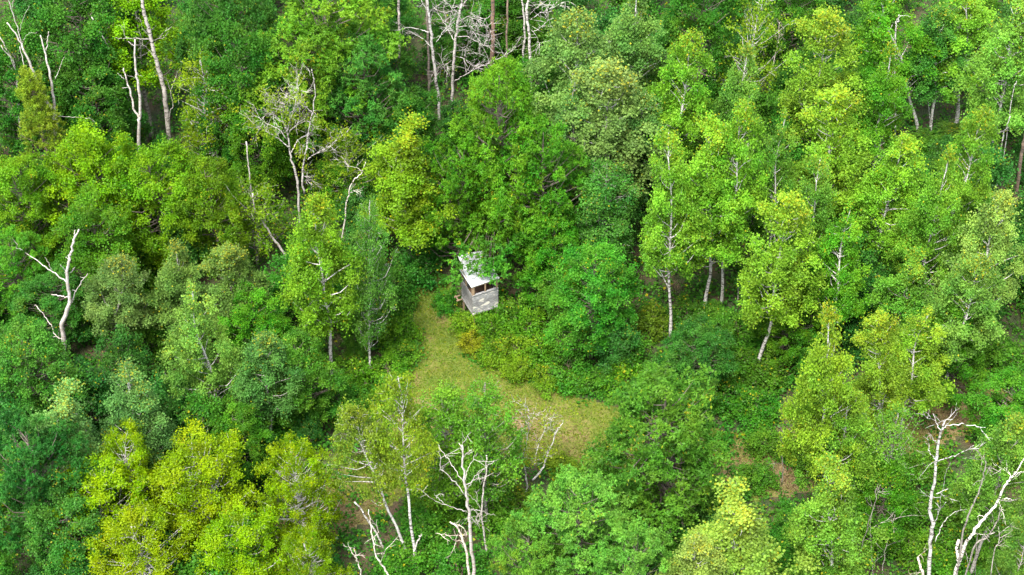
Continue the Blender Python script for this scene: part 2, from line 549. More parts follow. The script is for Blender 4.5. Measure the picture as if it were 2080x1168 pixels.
PROTO = {}
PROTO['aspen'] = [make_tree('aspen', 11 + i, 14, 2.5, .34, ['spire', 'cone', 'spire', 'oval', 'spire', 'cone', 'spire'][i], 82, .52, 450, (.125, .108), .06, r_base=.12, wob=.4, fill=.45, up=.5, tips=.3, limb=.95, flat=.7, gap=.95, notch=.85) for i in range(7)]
PROTO['oak'] = [make_tree('oak', 31 + i, 13, 3.7, .2, 'dome', 170, .62, 330, (.2, .075), .12, rosette=7, r_base=.2, fill=.55, up=.4, gap=.9, flat=.65) for i in range(3)]
PROTO['maple'] = [make_tree('maple', 51 + i, 12, 3.1, .2, 'dome', 135, .6, 360, (.145, .11), .18, r_base=.16, fill=.55, up=.4, gap=.9, flat=.6) for i in range(4)]
PROTO['birch'] = [make_tree('birch', 71 + i, 12, 1.9, .22, 'oval', 120, .42, 330, (.115, .085), .4, r_base=.1, wob=.3, fill=.35, up=.2, gap=.8) for i in range(3)]
PROTO['sparse'] = [make_tree('sparse', 81 + i, 10, 2.2, .25, 'oval', 75, .55, 80, (.12, .1), .1, r_base=.09, wob=.5, fill=.3) for i in range(2)]
PROTO['golden'] = [make_tree('golden', 131 + i, 12, 3.1, .2, 'dome', 160, .52, 330, (.125, .1), .12, r_base=.13, fill=.6, limb=1.0, gap=.9, flat=.65) for i in range(3)]
PROTO['high_birch'] = [make_tree('high_birch', 141 + i, 13, 2.0, .42, 'oval', 74, .46, 240, (.12, .09), .4, r_base=.11, wob=.35, fill=.4, up=.2, limb=.9, gap=.9, notch=.85) for i in range(2)]
PROTO['sapling'] = [make_tree('sapling', 91 + i, 6, 1.7, .12, 'dome', 62, .55, 260, (.14, .11), .2, r_base=.06, fill=.4) for i in range(4)]
PROTO['shrub'] = [make_tree('shrub', 101 + i, 2.4, 1.4, .04, 'shrub', 42, .42, 260, (.13, .105), .2, r_base=.04, fill=.4, wob=.2) for i in range(4)]

BASES = []          # ground positions of everything planted
ANCHORS = []        # (pixel of the middle, short phrase) for the labels of the undergrowth


def plant(kind, px, py, h, wpx, color, label, name, cat='tree', group=None, variant=None, bark=WHITE, anchor=None, foot=None):
    i = variant if variant is not None else int(rng.integers(len(PROTO[kind])))
    tm, cm, H, Wd = PROTO[kind][i % len(PROTO[kind])]
    if foot is None:
        top = at(px, py, h)
        base = np.array([top[0], top[1], 0.0])
    else:
        base = at(*foot)
        top = at_y(px, py, base[1])
    dist = np.linalg.norm(top - CAM)
    s = wpx * dist / F_PX / Wd
    root = link(name, None, loc=base)
    root.empty_display_size = .3
    tag(root, label, cat, group)
    v = Vector(top - base)
    q = Vector((0, 0, 1)).rotation_difference(v)
    spin = Vector((0, 0, 1)).rotation_difference(Vector((rng.normal(0, .012), rng.normal(0, .012), 1)))
    from mathutils import Quaternion
    q = q @ spin @ Quaternion((0, 0, 1), rng.uniform(-.7, .7) if kind in ('aspen', 'high_birch') else rng.uniform(0, 6.283))
    jit = (1 + rng.normal(0, .06)) * (1 + rng.normal(0, .02, 3))
    for part, me, colr in (('trunk' if kind != 'shrub' else 'stem', tm, bark), ('crown' if kind != 'shrub' else 'foliage', cm, tuple(np.array(color) * jit))):
        o = link(part, me, root, color=colr)
        o.rotation_euler = q.to_euler()
        o.scale = (s, s, v.length / H)
    BASES.append((base[0], base[1], s * Wd * .5))
    if anchor:
        ANCHORS.append((proj(base + (top - base) * .65)[0], anchor))
    return root


A_BRIGHT = (0.13, 0.285, 0.022)
A_PALE = (0.125, 0.225, 0.05)
A_GREY = (0.1, 0.175, 0.04)
A_GREEN = (0.08, 0.235, 0.014)
O_GREEN = (0.05, 0.175, 0.012)
O_LIGHT = (0.095, 0.225, 0.015)
M_DARK = (0.034, 0.125, 0.011)
TEAL = (0.036, 0.13, 0.016)
YELLOW = (0.215, 0.27, 0.004)
Y_GREEN = (0.12, 0.26, 0.006)
S_GREEN = (0.062, 0.175, 0.009)
OLIVE = (0.10, 0.18, 0.014)
# ------------------------------------------------------------------ leafy trees, one row each:
# kind, crown-top pixel x, y, height m, crown width px, leaf colour, bark, object name, label, short phrase used to describe its neighbours
TREES = [
 # upper left
 ('maple', 130, -60, 13, 230, M_DARK, DARKB, 'maple_tree', 'dark green maple behind the forked snag in the upper left corner', 'dark maple in the upper left corner'),
 ('maple', 20, 60, 11, 190, M_DARK, DARKB, 'maple_tree', 'dark maple on the left edge behind the small yellow-green pine', None),
 ('maple', 190, 130, 9, 190, M_DARK, DARKB, 'maple_tree', 'shaded dark maple between the two forked snags at upper left', None),
 ('aspen', 250, -60, 13, 190, Y_GREEN, GREYW, 'aspen_tree', 'yellow-green aspen cut by the top edge above the leaning birch trunk', 'aspen cut by the top edge'),
 ('maple', 440, -80, 14, 210, TEAL, DARKB, 'maple_tree', 'tall blue-green maple at the top edge left of the big bright oak', 'blue-green maple at the top edge'),
 ('maple', 480, 60, 12, 190, M_DARK, DARKB, 'maple_tree', 'dark maple in shade just left of the big bright oak', None),
 ('sparse', 412, 112, 10, 145, (0.135, 0.238, 0.008), WHITE, 'birch_tree', 'thin yellow birch with sparse leaves and white stem left of the bright oak', 'thin yellow birch'),
 ('oak', 655, -45, 14, 300, O_LIGHT, DARKB, 'oak_tree', 'biggest bright green oak at the top edge left of centre', 'big bright oak at the top'),
 ('oak', 740, 90, 11, 200, (0.044, 0.159, 0.020), DARKB, 'oak_tree', 'blue-green oak under the right side of the big bright oak', None),
 ('maple', 770, -60, 10, 140, TEAL, DARKB, 'maple_tree', 'dark blue-green maple at the top edge left of the tall bare birches', None),
 ('maple', 840, 190, 8, 150, M_DARK, DARKB, 'maple_tree', 'low dark maple left of the dense central oak', None),
 ('maple', 185, 262, 10, 220, Y_GREEN, DARKB, 'maple_tree', 'broad yellow-green maple in front of the forked snag at upper left', 'broad yellow-green maple'),
 ('maple', 300, 315, 9, 200, (0.096, 0.212, 0.007), DARKB, 'maple_tree', 'green maple below the thin yellow birch, right of the broad yellow-green maple', None),
 ('maple', 25, 320, 9, 170, (0.087, 0.212, 0.008), DARKB, 'maple_tree', 'green maple cut by the left edge below the pine', None),
 ('oak', 10, 480, 7, 150, O_GREEN, DARKB, 'oak_tree', 'dark green oak on the left edge behind the forked bare snag', None),
 ('maple', 175, 420, 9, 190, S_GREEN, DARKB, 'maple_tree', 'shaded green maple behind the top of the bare snag at left', None),
 ('maple', 420, 330, 9, 170, (0.087, 0.191, 0.007), DARKB, 'maple_tree', 'green maple below the stem of the thin yellow birch', None),
 ('maple', 510, 200, 8, 150, (0.062, 0.170, 0.008), DARKB, 'maple_tree', 'green maple just left of the nearly bare white-limbed birch', None),
 ('sparse', 690, 270, 7, 150, (0.104, 0.189, 0.008), GREYW, 'birch_tree', 'sparse yellowing birch right of the white-limbed birch', None),
 ('sparse', 500, 360, 7, 150, (0.099, 0.200, 0.008), GREYW, 'birch_tree', 'sparse yellow-green birch beside the broken leaning snag', None),
 ('maple', 690, 330, 4.5, 130, S_GREEN, DARKB, 'maple_tree', 'shaded green maple behind the bent dead stem', None),
 ('aspen', 815, 262, 11, 180, (0.13, 0.25, 0.012), GREYW, 'aspen_tree', 'yellow-green aspen just left of the dense central oak', 'yellow-green aspen beside the central oak'),
 ('aspen', 628, 400, 14, 170, (0.115, 0.24, 0.014), WHITE, 'aspen_tree', 'tall narrow yellow-green aspen left of the columnar grey-green birch', 'tall narrow yellow-green aspen'),
 ('birch', 745, 415, 13, 105, (0.078, 0.195, 0.026), WHITE, 'birch_tree', 'slender columnar grey-green birch at the left side of the path', 'columnar grey-green birch'),
 ('aspen', 238, 520, 9, 140, A_GREY, GREYW, 'aspen_tree', 'grey-green aspen right of the bare forked snag at left', 'grey-green aspen beside the left snag'),
 ('aspen', 350, 505, 9, 140, (0.092, 0.165, 0.030), GREYW, 'aspen_tree', 'greyish aspen behind the pale yellow-topped aspen at centre left', None),
 ('aspen', 450, 500, 9, 140, (0.092, 0.165, 0.030), GREYW, 'aspen_tree', 'greyish aspen below the broken leaning snag', None),
 ('aspen', 395, 578, 12, 175, (0.116, 0.232, 0.036), WHITE, 'aspen_tree', 'pale yellow-topped aspen standing among greyer aspens at centre left', 'yellow-topped aspen at centre left'),
 ('maple', 515, 598, 7, 140, (0.053, 0.201, 0.010), DARKB, 'maple_tree', 'fresh green maple between the yellow-topped aspen and tall narrow aspen', None),
 ('maple', 590, 690, 7, 170, (0.062, 0.175, 0.015), DARKB, 'maple_tree', 'green maple below the tall narrow aspen at left of path', None),
 ('maple', 105, 560, 5.5, 150, TEAL, DARKB, 'maple_tree', 'dark shaded maple at the foot of the bare forked snag', None),
 ('maple', 45, 672, 9, 200, (0.044, 0.148, 0.015), DARKB, 'maple_tree', 'dark green yellow-flecked tree on the left edge below the bare snag', 'yellow-flecked tree on the left edge'),
 ('aspen', 250, 745, 10, 165, (0.081, 0.205, 0.045), WHITE, 'aspen_tree', 'pale blue-green aspen above the golden birches', 'pale aspen above the golden birches'),
 ('aspen', 120, 808, 10, 175, (0.094, 0.216, 0.050), WHITE, 'aspen_tree', 'pale green aspen in the lower left behind the golden birch', None),
 ('oak', 40, 860, 11, 230, (0.026, 0.127, 0.017), DARKB, 'oak_tree', 'dark blue-green oak in the lower left corner', 'dark oak in the lower left corner'),
 ('maple', 130, 1010, 8, 190, TEAL, DARKB, 'maple_tree', 'dark low maple at the bottom edge under the golden birch', None),
 ('aspen', 520, 690, 9, 150, (0.069, 0.184, 0.036), GREYW, 'aspen_tree', 'grey-green aspen right of the yellow-topped aspen', None),
 ('maple', 470, 830, 6, 160, (0.053, 0.170, 0.010), DARKB, 'maple_tree', 'small green maple just above the middle golden birch', None),
 # golden birches, lower left
 ('golden', 245, 882, 8.0, 151, (0.140, 0.242, 0.003), WHITE, 'golden_birch', 'topmost golden-yellow birch dome in the lower left', 'topmost golden birch'),
 ('golden', 190, 965, 8.0, 211, (0.140, 0.242, 0.003), WHITE, 'golden_birch', 'leftmost golden-yellow birch at lower left', 'leftmost golden birch'),
 ('golden', 400, 900, 9.0, 239, (0.147, 0.237, 0.003), WHITE, 'golden_birch', 'largest golden-yellow birch in the middle of the golden clump', 'largest golden birch'),
 ('golden', 600, 910, 9.0, 174, (0.139, 0.237, 0.003), WHITE, 'golden_birch', 'golden-green birch at the right end of the golden clump', 'right-hand golden birch'),
 ('golden', 270, 1050, 8.0, 220, (0.152, 0.237, 0.003), WHITE, 'golden_birch', 'golden birch at the bottom edge left of the golden clump middle', None),
 ('golden', 480, 1050, 8.0, 202, (0.126, 0.229, 0.003), WHITE, 'golden_birch', 'golden-green birch cut by the bottom edge below the golden clump', None),
 ('golden', 620, 1090, 7.0, 156, (0.108, 0.211, 0.003), WHITE, 'golden_birch', 'green-gold birch at the bottom edge left of the thin snags', None),
 # centre
 ('oak', 1005, 135, 15, 250, (0.078, 0.21, 0.011), DARKB, 'oak_tree', 'tall dense central oak rising right behind the cabin', 'dense central oak'),
 ('oak', 1100, 265, 12, 210, (0.053, 0.185, 0.011), DARKB, 'oak_tree', 'dark green oak on the right flank of the central oak', None),
 ('oak', 930, 285, 10, 180, (0.057, 0.185, 0.009), DARKB, 'oak_tree', 'green oak on the left flank of the central oak behind the cabin', None),
 ('maple', 1095, 138, 9, 150, (0.039, 0.159, 0.011), DARKB, 'maple_tree', 'dark maple behind the top of the central oak', None),
 ('maple', 1210, 505, 8.5, 185, (0.048, 0.185, 0.015), DARKB, 'maple_tree', 'dense fresh green maple to the right of the cabin', 'green maple right of the cabin'),
 ('maple', 1130, 440, 7, 150, (0.044, 0.170, 0.009), DARKB, 'maple_tree', 'green maple between the central oak and the maple right of the cabin', None),
 ('maple', 1420, 668, 6, 165, TEAL, DARKB, 'maple_tree', 'small dark blue-green maple above the wide lower oak', 'small blue-green maple'),
 ('aspen', 1175, 20, 14, 190, A_PALE, WHITE, 'aspen_tree', 'greyish pale aspen at the top edge right of the bare birches', 'pale aspen at the top'),
 ('aspen', 1290, -20, 14, 180, (0.100, 0.221, 0.041), WHITE, 'aspen_tree', 'pale aspen cut by the top edge right of centre', None),
 ('aspen', 1230, 130, 14, 210, A_PALE, WHITE, 'aspen_tree', 'tall greyish aspen with a bare white stem right of central oak', 'tall greyish aspen'),
 ('aspen', 1170, 180, 12, 150, (0.085, 0.194, 0.041), GREYW, 'aspen_tree', 'greyish aspen close against the right side of the central oak', None),
 ('aspen', 1300, 190, 12, 150, (0.085, 0.205, 0.041), GREYW, 'aspen_tree', 'shaded grey-green aspen between the pale and the bright aspens', None),
 ('birch', 1230, 330, 10, 130, (0.056, 0.173, 0.024), GREYW, 'birch_tree', 'slim dull green birch right of the central oak', None),
 ('maple', 945, -60, 8, 190, M_DARK, DARKB, 'maple_tree', 'dark maple in the background between the two tall bare birches', None),
 ('maple', 1045, -50, 7.5, 190, (0.039, 0.127, 0.009), DARKB, 'maple_tree', 'dark maple in the background behind the brown pine trunk', None),
 ('maple', 1000, 30, 4, 150, (0.056, 0.127, 0.007), DARKB, 'maple_tree', 'low dark maple behind the right tall bare birch limbs', None),
 ('maple', 1100, 40, 5, 130, (0.045, 0.138, 0.007), DARKB, 'maple_tree', 'low dark maple behind the pale birch poles', None),
 # lower centre
 ('high_birch', 785, 762, 13, 135, (0.13, 0.205, 0.012), WHITE, 'birch_tree', 'leaning green birch in front of the left end of the path', 'leaning green birch by the path'),
 ('high_birch', 705, 822, 12, 135, (0.125, 0.195, 0.016), WHITE, 'birch_tree', 'thin drooping birch between the golden clump and the leaning birch', None),
 ('birch', 905, 788, 10, 150, (0.095, 0.22, 0.016), GREYW, 'birch_tree', 'left one of two narrow green birches in front of the path', 'left of the two narrow green birches'),
 ('birch', 985, 778, 11, 145, (0.075, 0.2, 0.016), GREYW, 'birch_tree', 'right one of two narrow green birches in front of the path', 'right of the two narrow green birches'),
 ('oak', 1175, 985, 11, 270, (0.092, 0.245, 0.03), DARKB, 'oak_tree', 'bright star-leaved oak at the bottom edge right of centre', 'star-leaved oak at the bottom'),
 ('oak', 1290, 1085, 10, 210, (0.092, 0.24, 0.03), DARKB, 'oak_tree', 'bright oak cut by the bottom edge below the wide dark oak', None),
 ('oak', 1080, 1070, 9, 170, (0.09, 0.215, 0.02), DARKB, 'oak_tree', 'bright oak cut by the bottom edge beside the white branching snag', None),
 ('oak', 1365, 782, 12, 358, (0.062, 0.168, 0.014), DARKB, 'oak_tree', 'widest oak, dark green with light tips, right below the path', 'widest oak below the path'),
 ('aspen', 1480, 1025, 12, 250, (0.165, 0.259, 0.036), WHITE, 'aspen_tree', 'pale yellow open aspen at the bottom edge right of centre', 'pale yellow aspen at the bottom'),
 ('aspen', 1400, 1085, 11, 180, (0.149, 0.238, 0.041), WHITE, 'aspen_tree', 'yellowish open aspen cut by the bottom edge', None),
 # right: the bright aspen stand
 ('maple', 1440, -60, 13, 180, M_DARK, DARKB, 'maple_tree', 'dark tree in shade at the top edge right of the pale aspens', None),
 ('aspen', 1390, 65, 14, 150, A_BRIGHT, WHITE, 'aspen_tree', 'bright narrow aspen beside the pale aspens near the top', 'bright aspen beside the pale aspens'),
 ('sparse', 1530, -40, 13, 150, (0.126, 0.216, 0.010), WHITE, 'birch_tree', 'sparse yellow birch with several white stems at the top edge', 'sparse many-stemmed birch at the top'),
 ('aspen', 1510, 100, 13, 140, (0.105, 0.243, 0.032), WHITE, 'aspen_tree', 'pale green aspen under the sparse many-stemmed birch', None),
 ('aspen', 1680, 25, 14, 180, (0.144, 0.270, 0.022), WHITE, 'aspen_tree', 'bright yellow-green aspen with forked white stem near the top', 'fork-stemmed aspen near the top'),
 ('maple', 1620, -60, 9.5, 150, (0.053, 0.159, 0.012), DARKB, 'maple_tree', 'dark green tree at the top edge behind the fork-stemmed aspen', None),
 ('aspen', 1800, -60, 15, 190, A_GREEN, WHITE, 'aspen_tree', 'green aspen at the top edge with a bent white limb', 'green aspen at the top edge'),
 ('aspen', 1955, -10, 15, 200, A_BRIGHT, WHITE, 'aspen_tree', 'bright aspen near the top right corner', 'bright aspen near the top right corner'),
 ('aspen', 2065, 0, 14, 170, (0.116, 0.254, 0.032), WHITE, 'aspen_tree', 'light green aspen in the top right corner', None),
 ('aspen', 1900, 20, 12, 140, (0.046, 0.157, 0.022), WHITE, 'aspen_tree', 'darker tree between the two bright aspens at upper right', None),
 ('aspen', 1500, 200, 14, 160, A_BRIGHT, WHITE, 'aspen_tree', 'bright aspen with long white fork in the middle of the stand', 'bright aspen in the middle of the stand'),
 ('aspen', 1812, 105, 12, 140, A_GREEN, WHITE, 'aspen_tree', 'green aspen just right of the fork-stemmed aspen', None),
 ('aspen', 1700, 175, 14, 185, (0.140, 0.270, 0.020), WHITE, 'aspen_tree', 'tallest yellow-green aspen with pointed top in the bright stand', 'pointed aspen of the bright stand'),
 ('aspen', 1600, 240, 13, 140, (0.094, 0.227, 0.025), WHITE, 'aspen_tree', 'green aspen left of the pointed aspen', None),
 ('aspen', 1345, 275, 15, 165, A_BRIGHT, WHITE, 'aspen_tree', 'bright aspen with a long exposed white trunk right of the central oak', 'aspen with long exposed trunk'),
 ('aspen', 1460, 265, 14, 170, A_BRIGHT, WHITE, 'aspen_tree', 'bright aspen right of the aspen with the long exposed trunk', None),
 ('aspen', 1825, 280, 14, 165, A_BRIGHT, WHITE, 'aspen_tree', 'bright aspen right of the pointed aspen', 'bright aspen right of the pointed one'),
 ('aspen', 1985, 220, 13, 130, (0.116, 0.254, 0.022), WHITE, 'aspen_tree', 'slim bright aspen near the right edge beside thin grey trunks', None),
 ('aspen', 1925, 320, 14, 150, (0.108, 0.248, 0.022), WHITE, 'aspen_tree', 'green aspen at right with dark branch-scarred stem', None),
 ('aspen', 1590, 395, 14, 175, (0.140, 0.265, 0.020), WHITE, 'aspen_tree', 'bright aspen in the lower middle of the bright stand', 'bright aspen low in the stand'),
 ('aspen', 1740, 420, 12, 160, A_GREEN, WHITE, 'aspen_tree', 'green aspen with a slanting pale trunk in the right half', 'aspen with slanting trunk'),
 ('aspen', 1660, 330, 13, 140, (0.094, 0.227, 0.025), WHITE, 'aspen_tree', 'green aspen directly below the pointed aspen', None),
 ('aspen', 1850, 530, 9, 160, (0.074, 0.205, 0.020), GREYW, 'aspen_tree', 'shaded green aspen above the two yellow-topped aspens', None),
 ('aspen', 2035, 400, 13, 170, (0.144, 0.243, 0.045), WHITE, 'aspen_tree', 'pale yellowish drooping aspen at the right edge', 'pale drooping aspen at the right edge'),
 ('aspen', 1990, 520, 11, 170, (0.100, 0.216, 0.032), WHITE, 'aspen_tree', 'pale green aspen below the drooping aspen at right', None),
 ('maple', 1960, 620, 7, 170, (0.062, 0.180, 0.010), DARKB, 'maple_tree', 'green maple above the brown track at the right edge', None),
 ('maple', 1620, 580, 6, 150, (0.062, 0.180, 0.009), DARKB, 'maple_tree', 'low green maple below the bright stand left of yellow-topped aspens', None),
 ('maple', 2075, 770, 6, 170, (0.048, 0.180, 0.012), DARKB, 'maple_tree', 'fresh green maple on the right edge in front of the track', None),
 ('aspen', 1675, 630, 14, 180, (0.149, 0.259, 0.019), WHITE, 'aspen_tree', 'yellow-topped aspen at lower right, left of three', 'left yellow-topped aspen'),
 ('aspen', 1785, 645, 13, 140, (0.149, 0.254, 0.020), WHITE, 'aspen_tree', 'yellow-topped aspen at lower right, middle of three', 'middle yellow-topped aspen'),
 ('aspen', 1895, 635, 13, 190, (0.140, 0.259, 0.019), WHITE, 'aspen_tree', 'yellow-topped aspen at lower right, right of three', 'right yellow-topped aspen'),
 ('aspen', 1720, 790, 11, 170, (0.116, 0.243, 0.022), WHITE, 'aspen_tree', 'bright aspen in front of the three yellow-topped aspens', None),
 ('aspen', 1680, 965, 12, 190, (0.116, 0.243, 0.025), WHITE, 'aspen_tree', 'bright aspen at the bottom edge right of the pale yellow aspen', 'bright aspen at the bottom'),
 ('sparse', 1830, 830, 9, 150, (0.085, 0.216, 0.020), GREYW, 'birch_tree', 'thin sparse young birch left of the tall white snag', None),
 ('aspen', 2055, 855, 12, 165, (0.100, 0.232, 0.027), GREYW, 'aspen_tree', 'light green aspen on the right edge behind the leaning snag', 'aspen behind the leaning snag'),
 ('aspen', 2095, 1040, 10, 120, (0.094, 0.216, 0.027), GREYW, 'aspen_tree', 'green aspen in the lower right corner', None),
 ('maple', 1800, 960, 6, 170, (0.053, 0.175, 0.008), DARKB, 'maple_tree', 'shaded green maple behind the tall white snag at lower right', None),
]
GROUP = {'aspen_tree': 'aspens of the wood', 'maple_tree': 'maples of the wood', 'oak_tree': 'oaks of the wood', 'birch_tree': 'birches of the wood', 'golden_birch': 'golden birches at lower left'}
FEET = {(1345, 275): (1361, 690), (1460, 265): (1430, 640), (1500, 200): (1465, 625), (1590, 395): (1535, 755), (1825, 280): (1740, 615), (1230, 130): (1218, 490),
        (1300, 190): (1262, 480), (1170, 180): (1205, 500), (745, 415): (752, 768), (628, 400): (677, 795), (395, 578): (460, 900), (238, 520): (247, 745), (1955, -10): (1940, 262),
        (1900, 20): (1888, 285), (1800, -60): (1866, 280), (785, 762): (846, 1150), (705, 822): (832, 1140), (1675, 630): (1668, 1090), (1895, 635): (1822, 895), (1785, 645): (1780, 960),
        (1480, 1025): (1505, 1300), (1680, 965): (1672, 1270)}
VARI = {}
for kind, px, py, h, w, col, bark, name, label, anchor in TREES:
    VARI[kind] = VARI.get(kind, -1) + 1
    if kind == 'aspen': w *= .9 if px > 1300 else .95
    plant(kind, px, py, h, w, col, label, name, group=GROUP[name], variant=VARI[kind], bark=bark, anchor=anchor, foot=FEET.get((px, py)))

# ------------------------------------------------------------------ bare and broken trunks, traced as poles and limbs with depth of their own
def limb_points(pix, Y, dys, n):
    """pixels -> world points on depths Y + dy"""
    k = len(pix)
    dd = np.interp(np.arange(k), [0, k - 1], dys)
    return smooth_path(np.array([at_y(p[0], p[1], Y + d) for p, d in zip(pix, dd)]), n)


def snag(name, label, foot, trunks, limbs, color=WHITE, cat='snag', mat=None, twigs=0, leaves=None, group='bare and broken trunks', anchor=None, seed=0, twig_len=.9, ground=True, thick=1.0):
    """foot: ground pixel. trunks: [(pixels, r0 m, r1 m)] the first starts at the foot; limbs likewise."""
    g = np.random.default_rng(500 + seed)
    base = at(*foot); Y = base[1]
    root = link(name, None, loc=base); root.empty_display_size = .3
    tag(root, label, cat, group)
    tips = []

    def build(part, pix, r0, r1, dy, sides):
        n = max(6, len(pix) * 4)
        pts = limb_points(pix, Y, dy, n) - base
        if part == 'trunk': pass
        if n > 6: pts[1:-1] += g.normal(0, .022, (n - 2, 3))
        tb = Tubes()
        rr = np.linspace(r0, r1, n) * (1 + g.normal(0, .05, n)) * (.44 if part == 'limb' else .58) * thick
        tb.add(pts, rr, sides)
        if twigs:
            for _ in range(twigs if part == 'limb' else twigs // 2):
                i = int(g.integers(n // 3, n))
                d = unit(pts[min(i, n - 1)] - pts[max(i - 2, 0)]) * .5 + g.normal(0, .55, 3) + np.array([0, 0, .12])
                ln = twig_len * g.uniform(.5, 1.3)
                q = [pts[i]]
                for s_ in range(4):
                    d = unit(d + g.normal(0, .25, 3)); q.append(q[-1] + d * ln / 4)
                tb.add(q, [.013, .011, .009, .007, .004], 3, cap=False)
                tips.append(np.array(q[-1])); tips.append(np.array(q[2]))
                for s_ in (1, 2, 3):
                    e = q[s_] + unit(d + g.normal(0, .7, 3)) * ln * .45
                    tb.add([q[s_], (q[s_] + e) / 2 + g.normal(0, .03, 3), e], [.009, .007, .004], 3, cap=False)
        tips.append(pts[-1])
        o = link(part, tb.mesh(name + '_' + part, mat or BARK), root, color=color)
        return o
    for i, (pix, r0, r1) in enumerate(trunks):
        build('trunk', ([foot] + pix) if (i == 0 and ground) else pix, r0, r1, (0, g.normal(0, .3)), 9)
    for pix, r0, r1 in limbs:
        L = math.hypot(pix[-1][0] - pix[0][0], pix[-1][1] - pix[0][1]) / 36
        build('limb', pix, r0, r1, (0, g.normal(0, .45) * L), 6)
    if leaves:
        per, rc, lcol, lsz, extra = leaves
        cs = np.array(tips)
        cs = cs[g.permutation(len(cs))[:extra * 2]]
        if extra:
            cs = np.vstack([cs, cs[g.integers(0, len(cs), extra)] + g.normal(0, .55, (extra, 3)) * np.array([1, 1, .8])])
        outs = np.tile(np.array([0, 0, .4]), (len(cs), 1))
        data = clump_leaves(cs, outs, np.full(len(cs), rc), per, g, (lsz, lsz * .8), .15)
        link('crown', leaf_mesh(name + '_crown', *data, LEAF), root, color=lcol)
    BASES.append((base[0], base[1], .8))
    if anchor: ANCHORS.append((np.array(trunks[0][0][len(trunks[0][0]) // 2], float), anchor))
    return root


PINK = (0.41, 0.385, 0.37)
# left forked snag
snag('bare_snag', 'white forked bare snag with long left limb near the left edge', (127, 770),
     [([(130, 700), (127, 660), (138, 625), (142, 610), (139, 585), (137, 560), (141, 525), (146, 510), (151, 488), (160, 466)], .24, .06)],
     [([(139, 575), (118, 560), (98, 546), (70, 525), (45, 508), (20, 477)], .085, .03), ([(105, 550), (97, 532), (91, 523)], .035, .02),
      ([(134, 562), (131, 548), (123, 538)], .045, .025), ([(143, 555), (147, 548), (152, 543)], .045, .025), ([(138, 603), (122, 601), (104, 598)], .075, .05),
      ([(147, 615), (152, 597), (162, 578), (174, 561), (178, 555)], .075, .03), ([(155, 592), (147, 588)], .045, .03), ([(172, 565), (163, 562)], .03, .02),
      ([(127, 690), (112, 681), (103, 660), (90, 640), (76, 622), (69, 621)], .07, .035), ([(113, 683), (104, 687), (97, 692)], .03, .015),
      ([(146, 498), (152, 478), (152, 467)], .06, .04), ([(142, 528), (133, 523)], .04, .03), ([(46, 508), (33, 503)], .03, .015), ([(116, 722), (119, 690), (126, 642)], .025, .015)],
     color=PINK, mat=DEADWOOD, anchor='white forked bare snag', seed=1)
snag('bare_snag', 'two-stemmed white snag rising beside the pine at upper left', (125, 420),
     [([(110, 245), (95, 205), (72, 155), (50, 105), (33, 70), (14, 46)], .2, .05), ([(116, 262), (109, 200), (101, 150), (92, 110), (82, 72)], .15, .055)],
     [([(46, 98), (39, 70), (30, 40), (18, 0), (14, -20)], .07, .04), ([(94, 103), (96, 85), (99, 64)], .07, .05), ([(40, 65), (47, 38), (59, 12)], .03, .015),
      ([(53, 148), (46, 120), (40, 95)], .06, .05), ([(112, 160), (122, 138), (131, 115)], .035, .015), ([(113, 235), (140, 237), (165, 239), (185, 243), (200, 256)], .04, .02),
      ([(43, 88), (55, 70), (75, 66)], .025, .012), ([(25, 20), (27, -10)], .03, .02)],
     color=PINK, mat=DEADWOOD, anchor='two-stemmed white snag', seed=2)
snag('bare_snag', 'short white dead limbs poking in at the far left edge', (50, 370),
     [([(32, 150), (18, 110), (-4, 70)], .12, .06)], [([(36, 158), (25, 125), (2, 92)], .08, .05), ([(30, 148), (12, 130), (-10, 122)], .05, .03)], color=PINK, mat=DEADWOOD, seed=3)
snag('bare_snag', 'wishbone-shaped white snag standing behind the broad yellow-green maple', (281, 400),
     [([(282, 265), (284, 235), (284, 195), (278, 155), (274, 125), (274, 80)], .19, .07), ([(283, 240), (272, 220), (266, 190), (258, 165), (251, 138)], .11, .06)],
     [([(275, 95), (266, 88), (260, 84)], .04, .03), ([(252, 160), (246, 155), (239, 148)], .03, .02), ([(259, 178), (248, 179)], .03, .025), ([(276, 160), (268, 156), (257, 153)], .025, .012),
      ([(279, 150), (290, 156)], .02, .01)], color=PINK, mat=DEADWOOD, anchor='wishbone-shaped white snag', seed=4)
snag('bare_snag', 'thick grey birch trunk leaning left at upper left with dead side branches', (348, 330),
     [([(338, 215), (330, 170), (318, 125), (307, 80), (298, 45), (290, 15), (284, -20)], .27, .14)],
     [([(305, 80), (280, 79), (255, 78), (232, 78)], .05, .025), ([(310, 82), (325, 75), (340, 55)], .035, .015), ([(302, 68), (293, 62), (285, 40)], .03, .012), ([(316, 118), (300, 100), (286, 86)], .035, .015)],
     color=(0.340, 0.315, 0.295), twigs=2, anchor='thick leaning birch trunk', seed=5)
snag('bare_snag', 'thin leaning white trunk behind the wishbone snag', (276, 300),
     [([(250, 150), (232, 110), (215, 85), (200, 60), (186, 34)], .12, .06)], [([(200, 60), (190, 55), (183, 38)], .03, .015)], color=WHITE, twigs=2, seed=6)
snag('bare_snag', 'crooked thin grey dead stem beside the thin yellow birch', (336, 330),
     [([(345, 232), (351, 215), (347, 185), (352, 170), (358, 155)], .06, .03)], [([(348, 190), (341, 170), (340, 162)], .03, .015)], color=GREYW, seed=7, twigs=2)
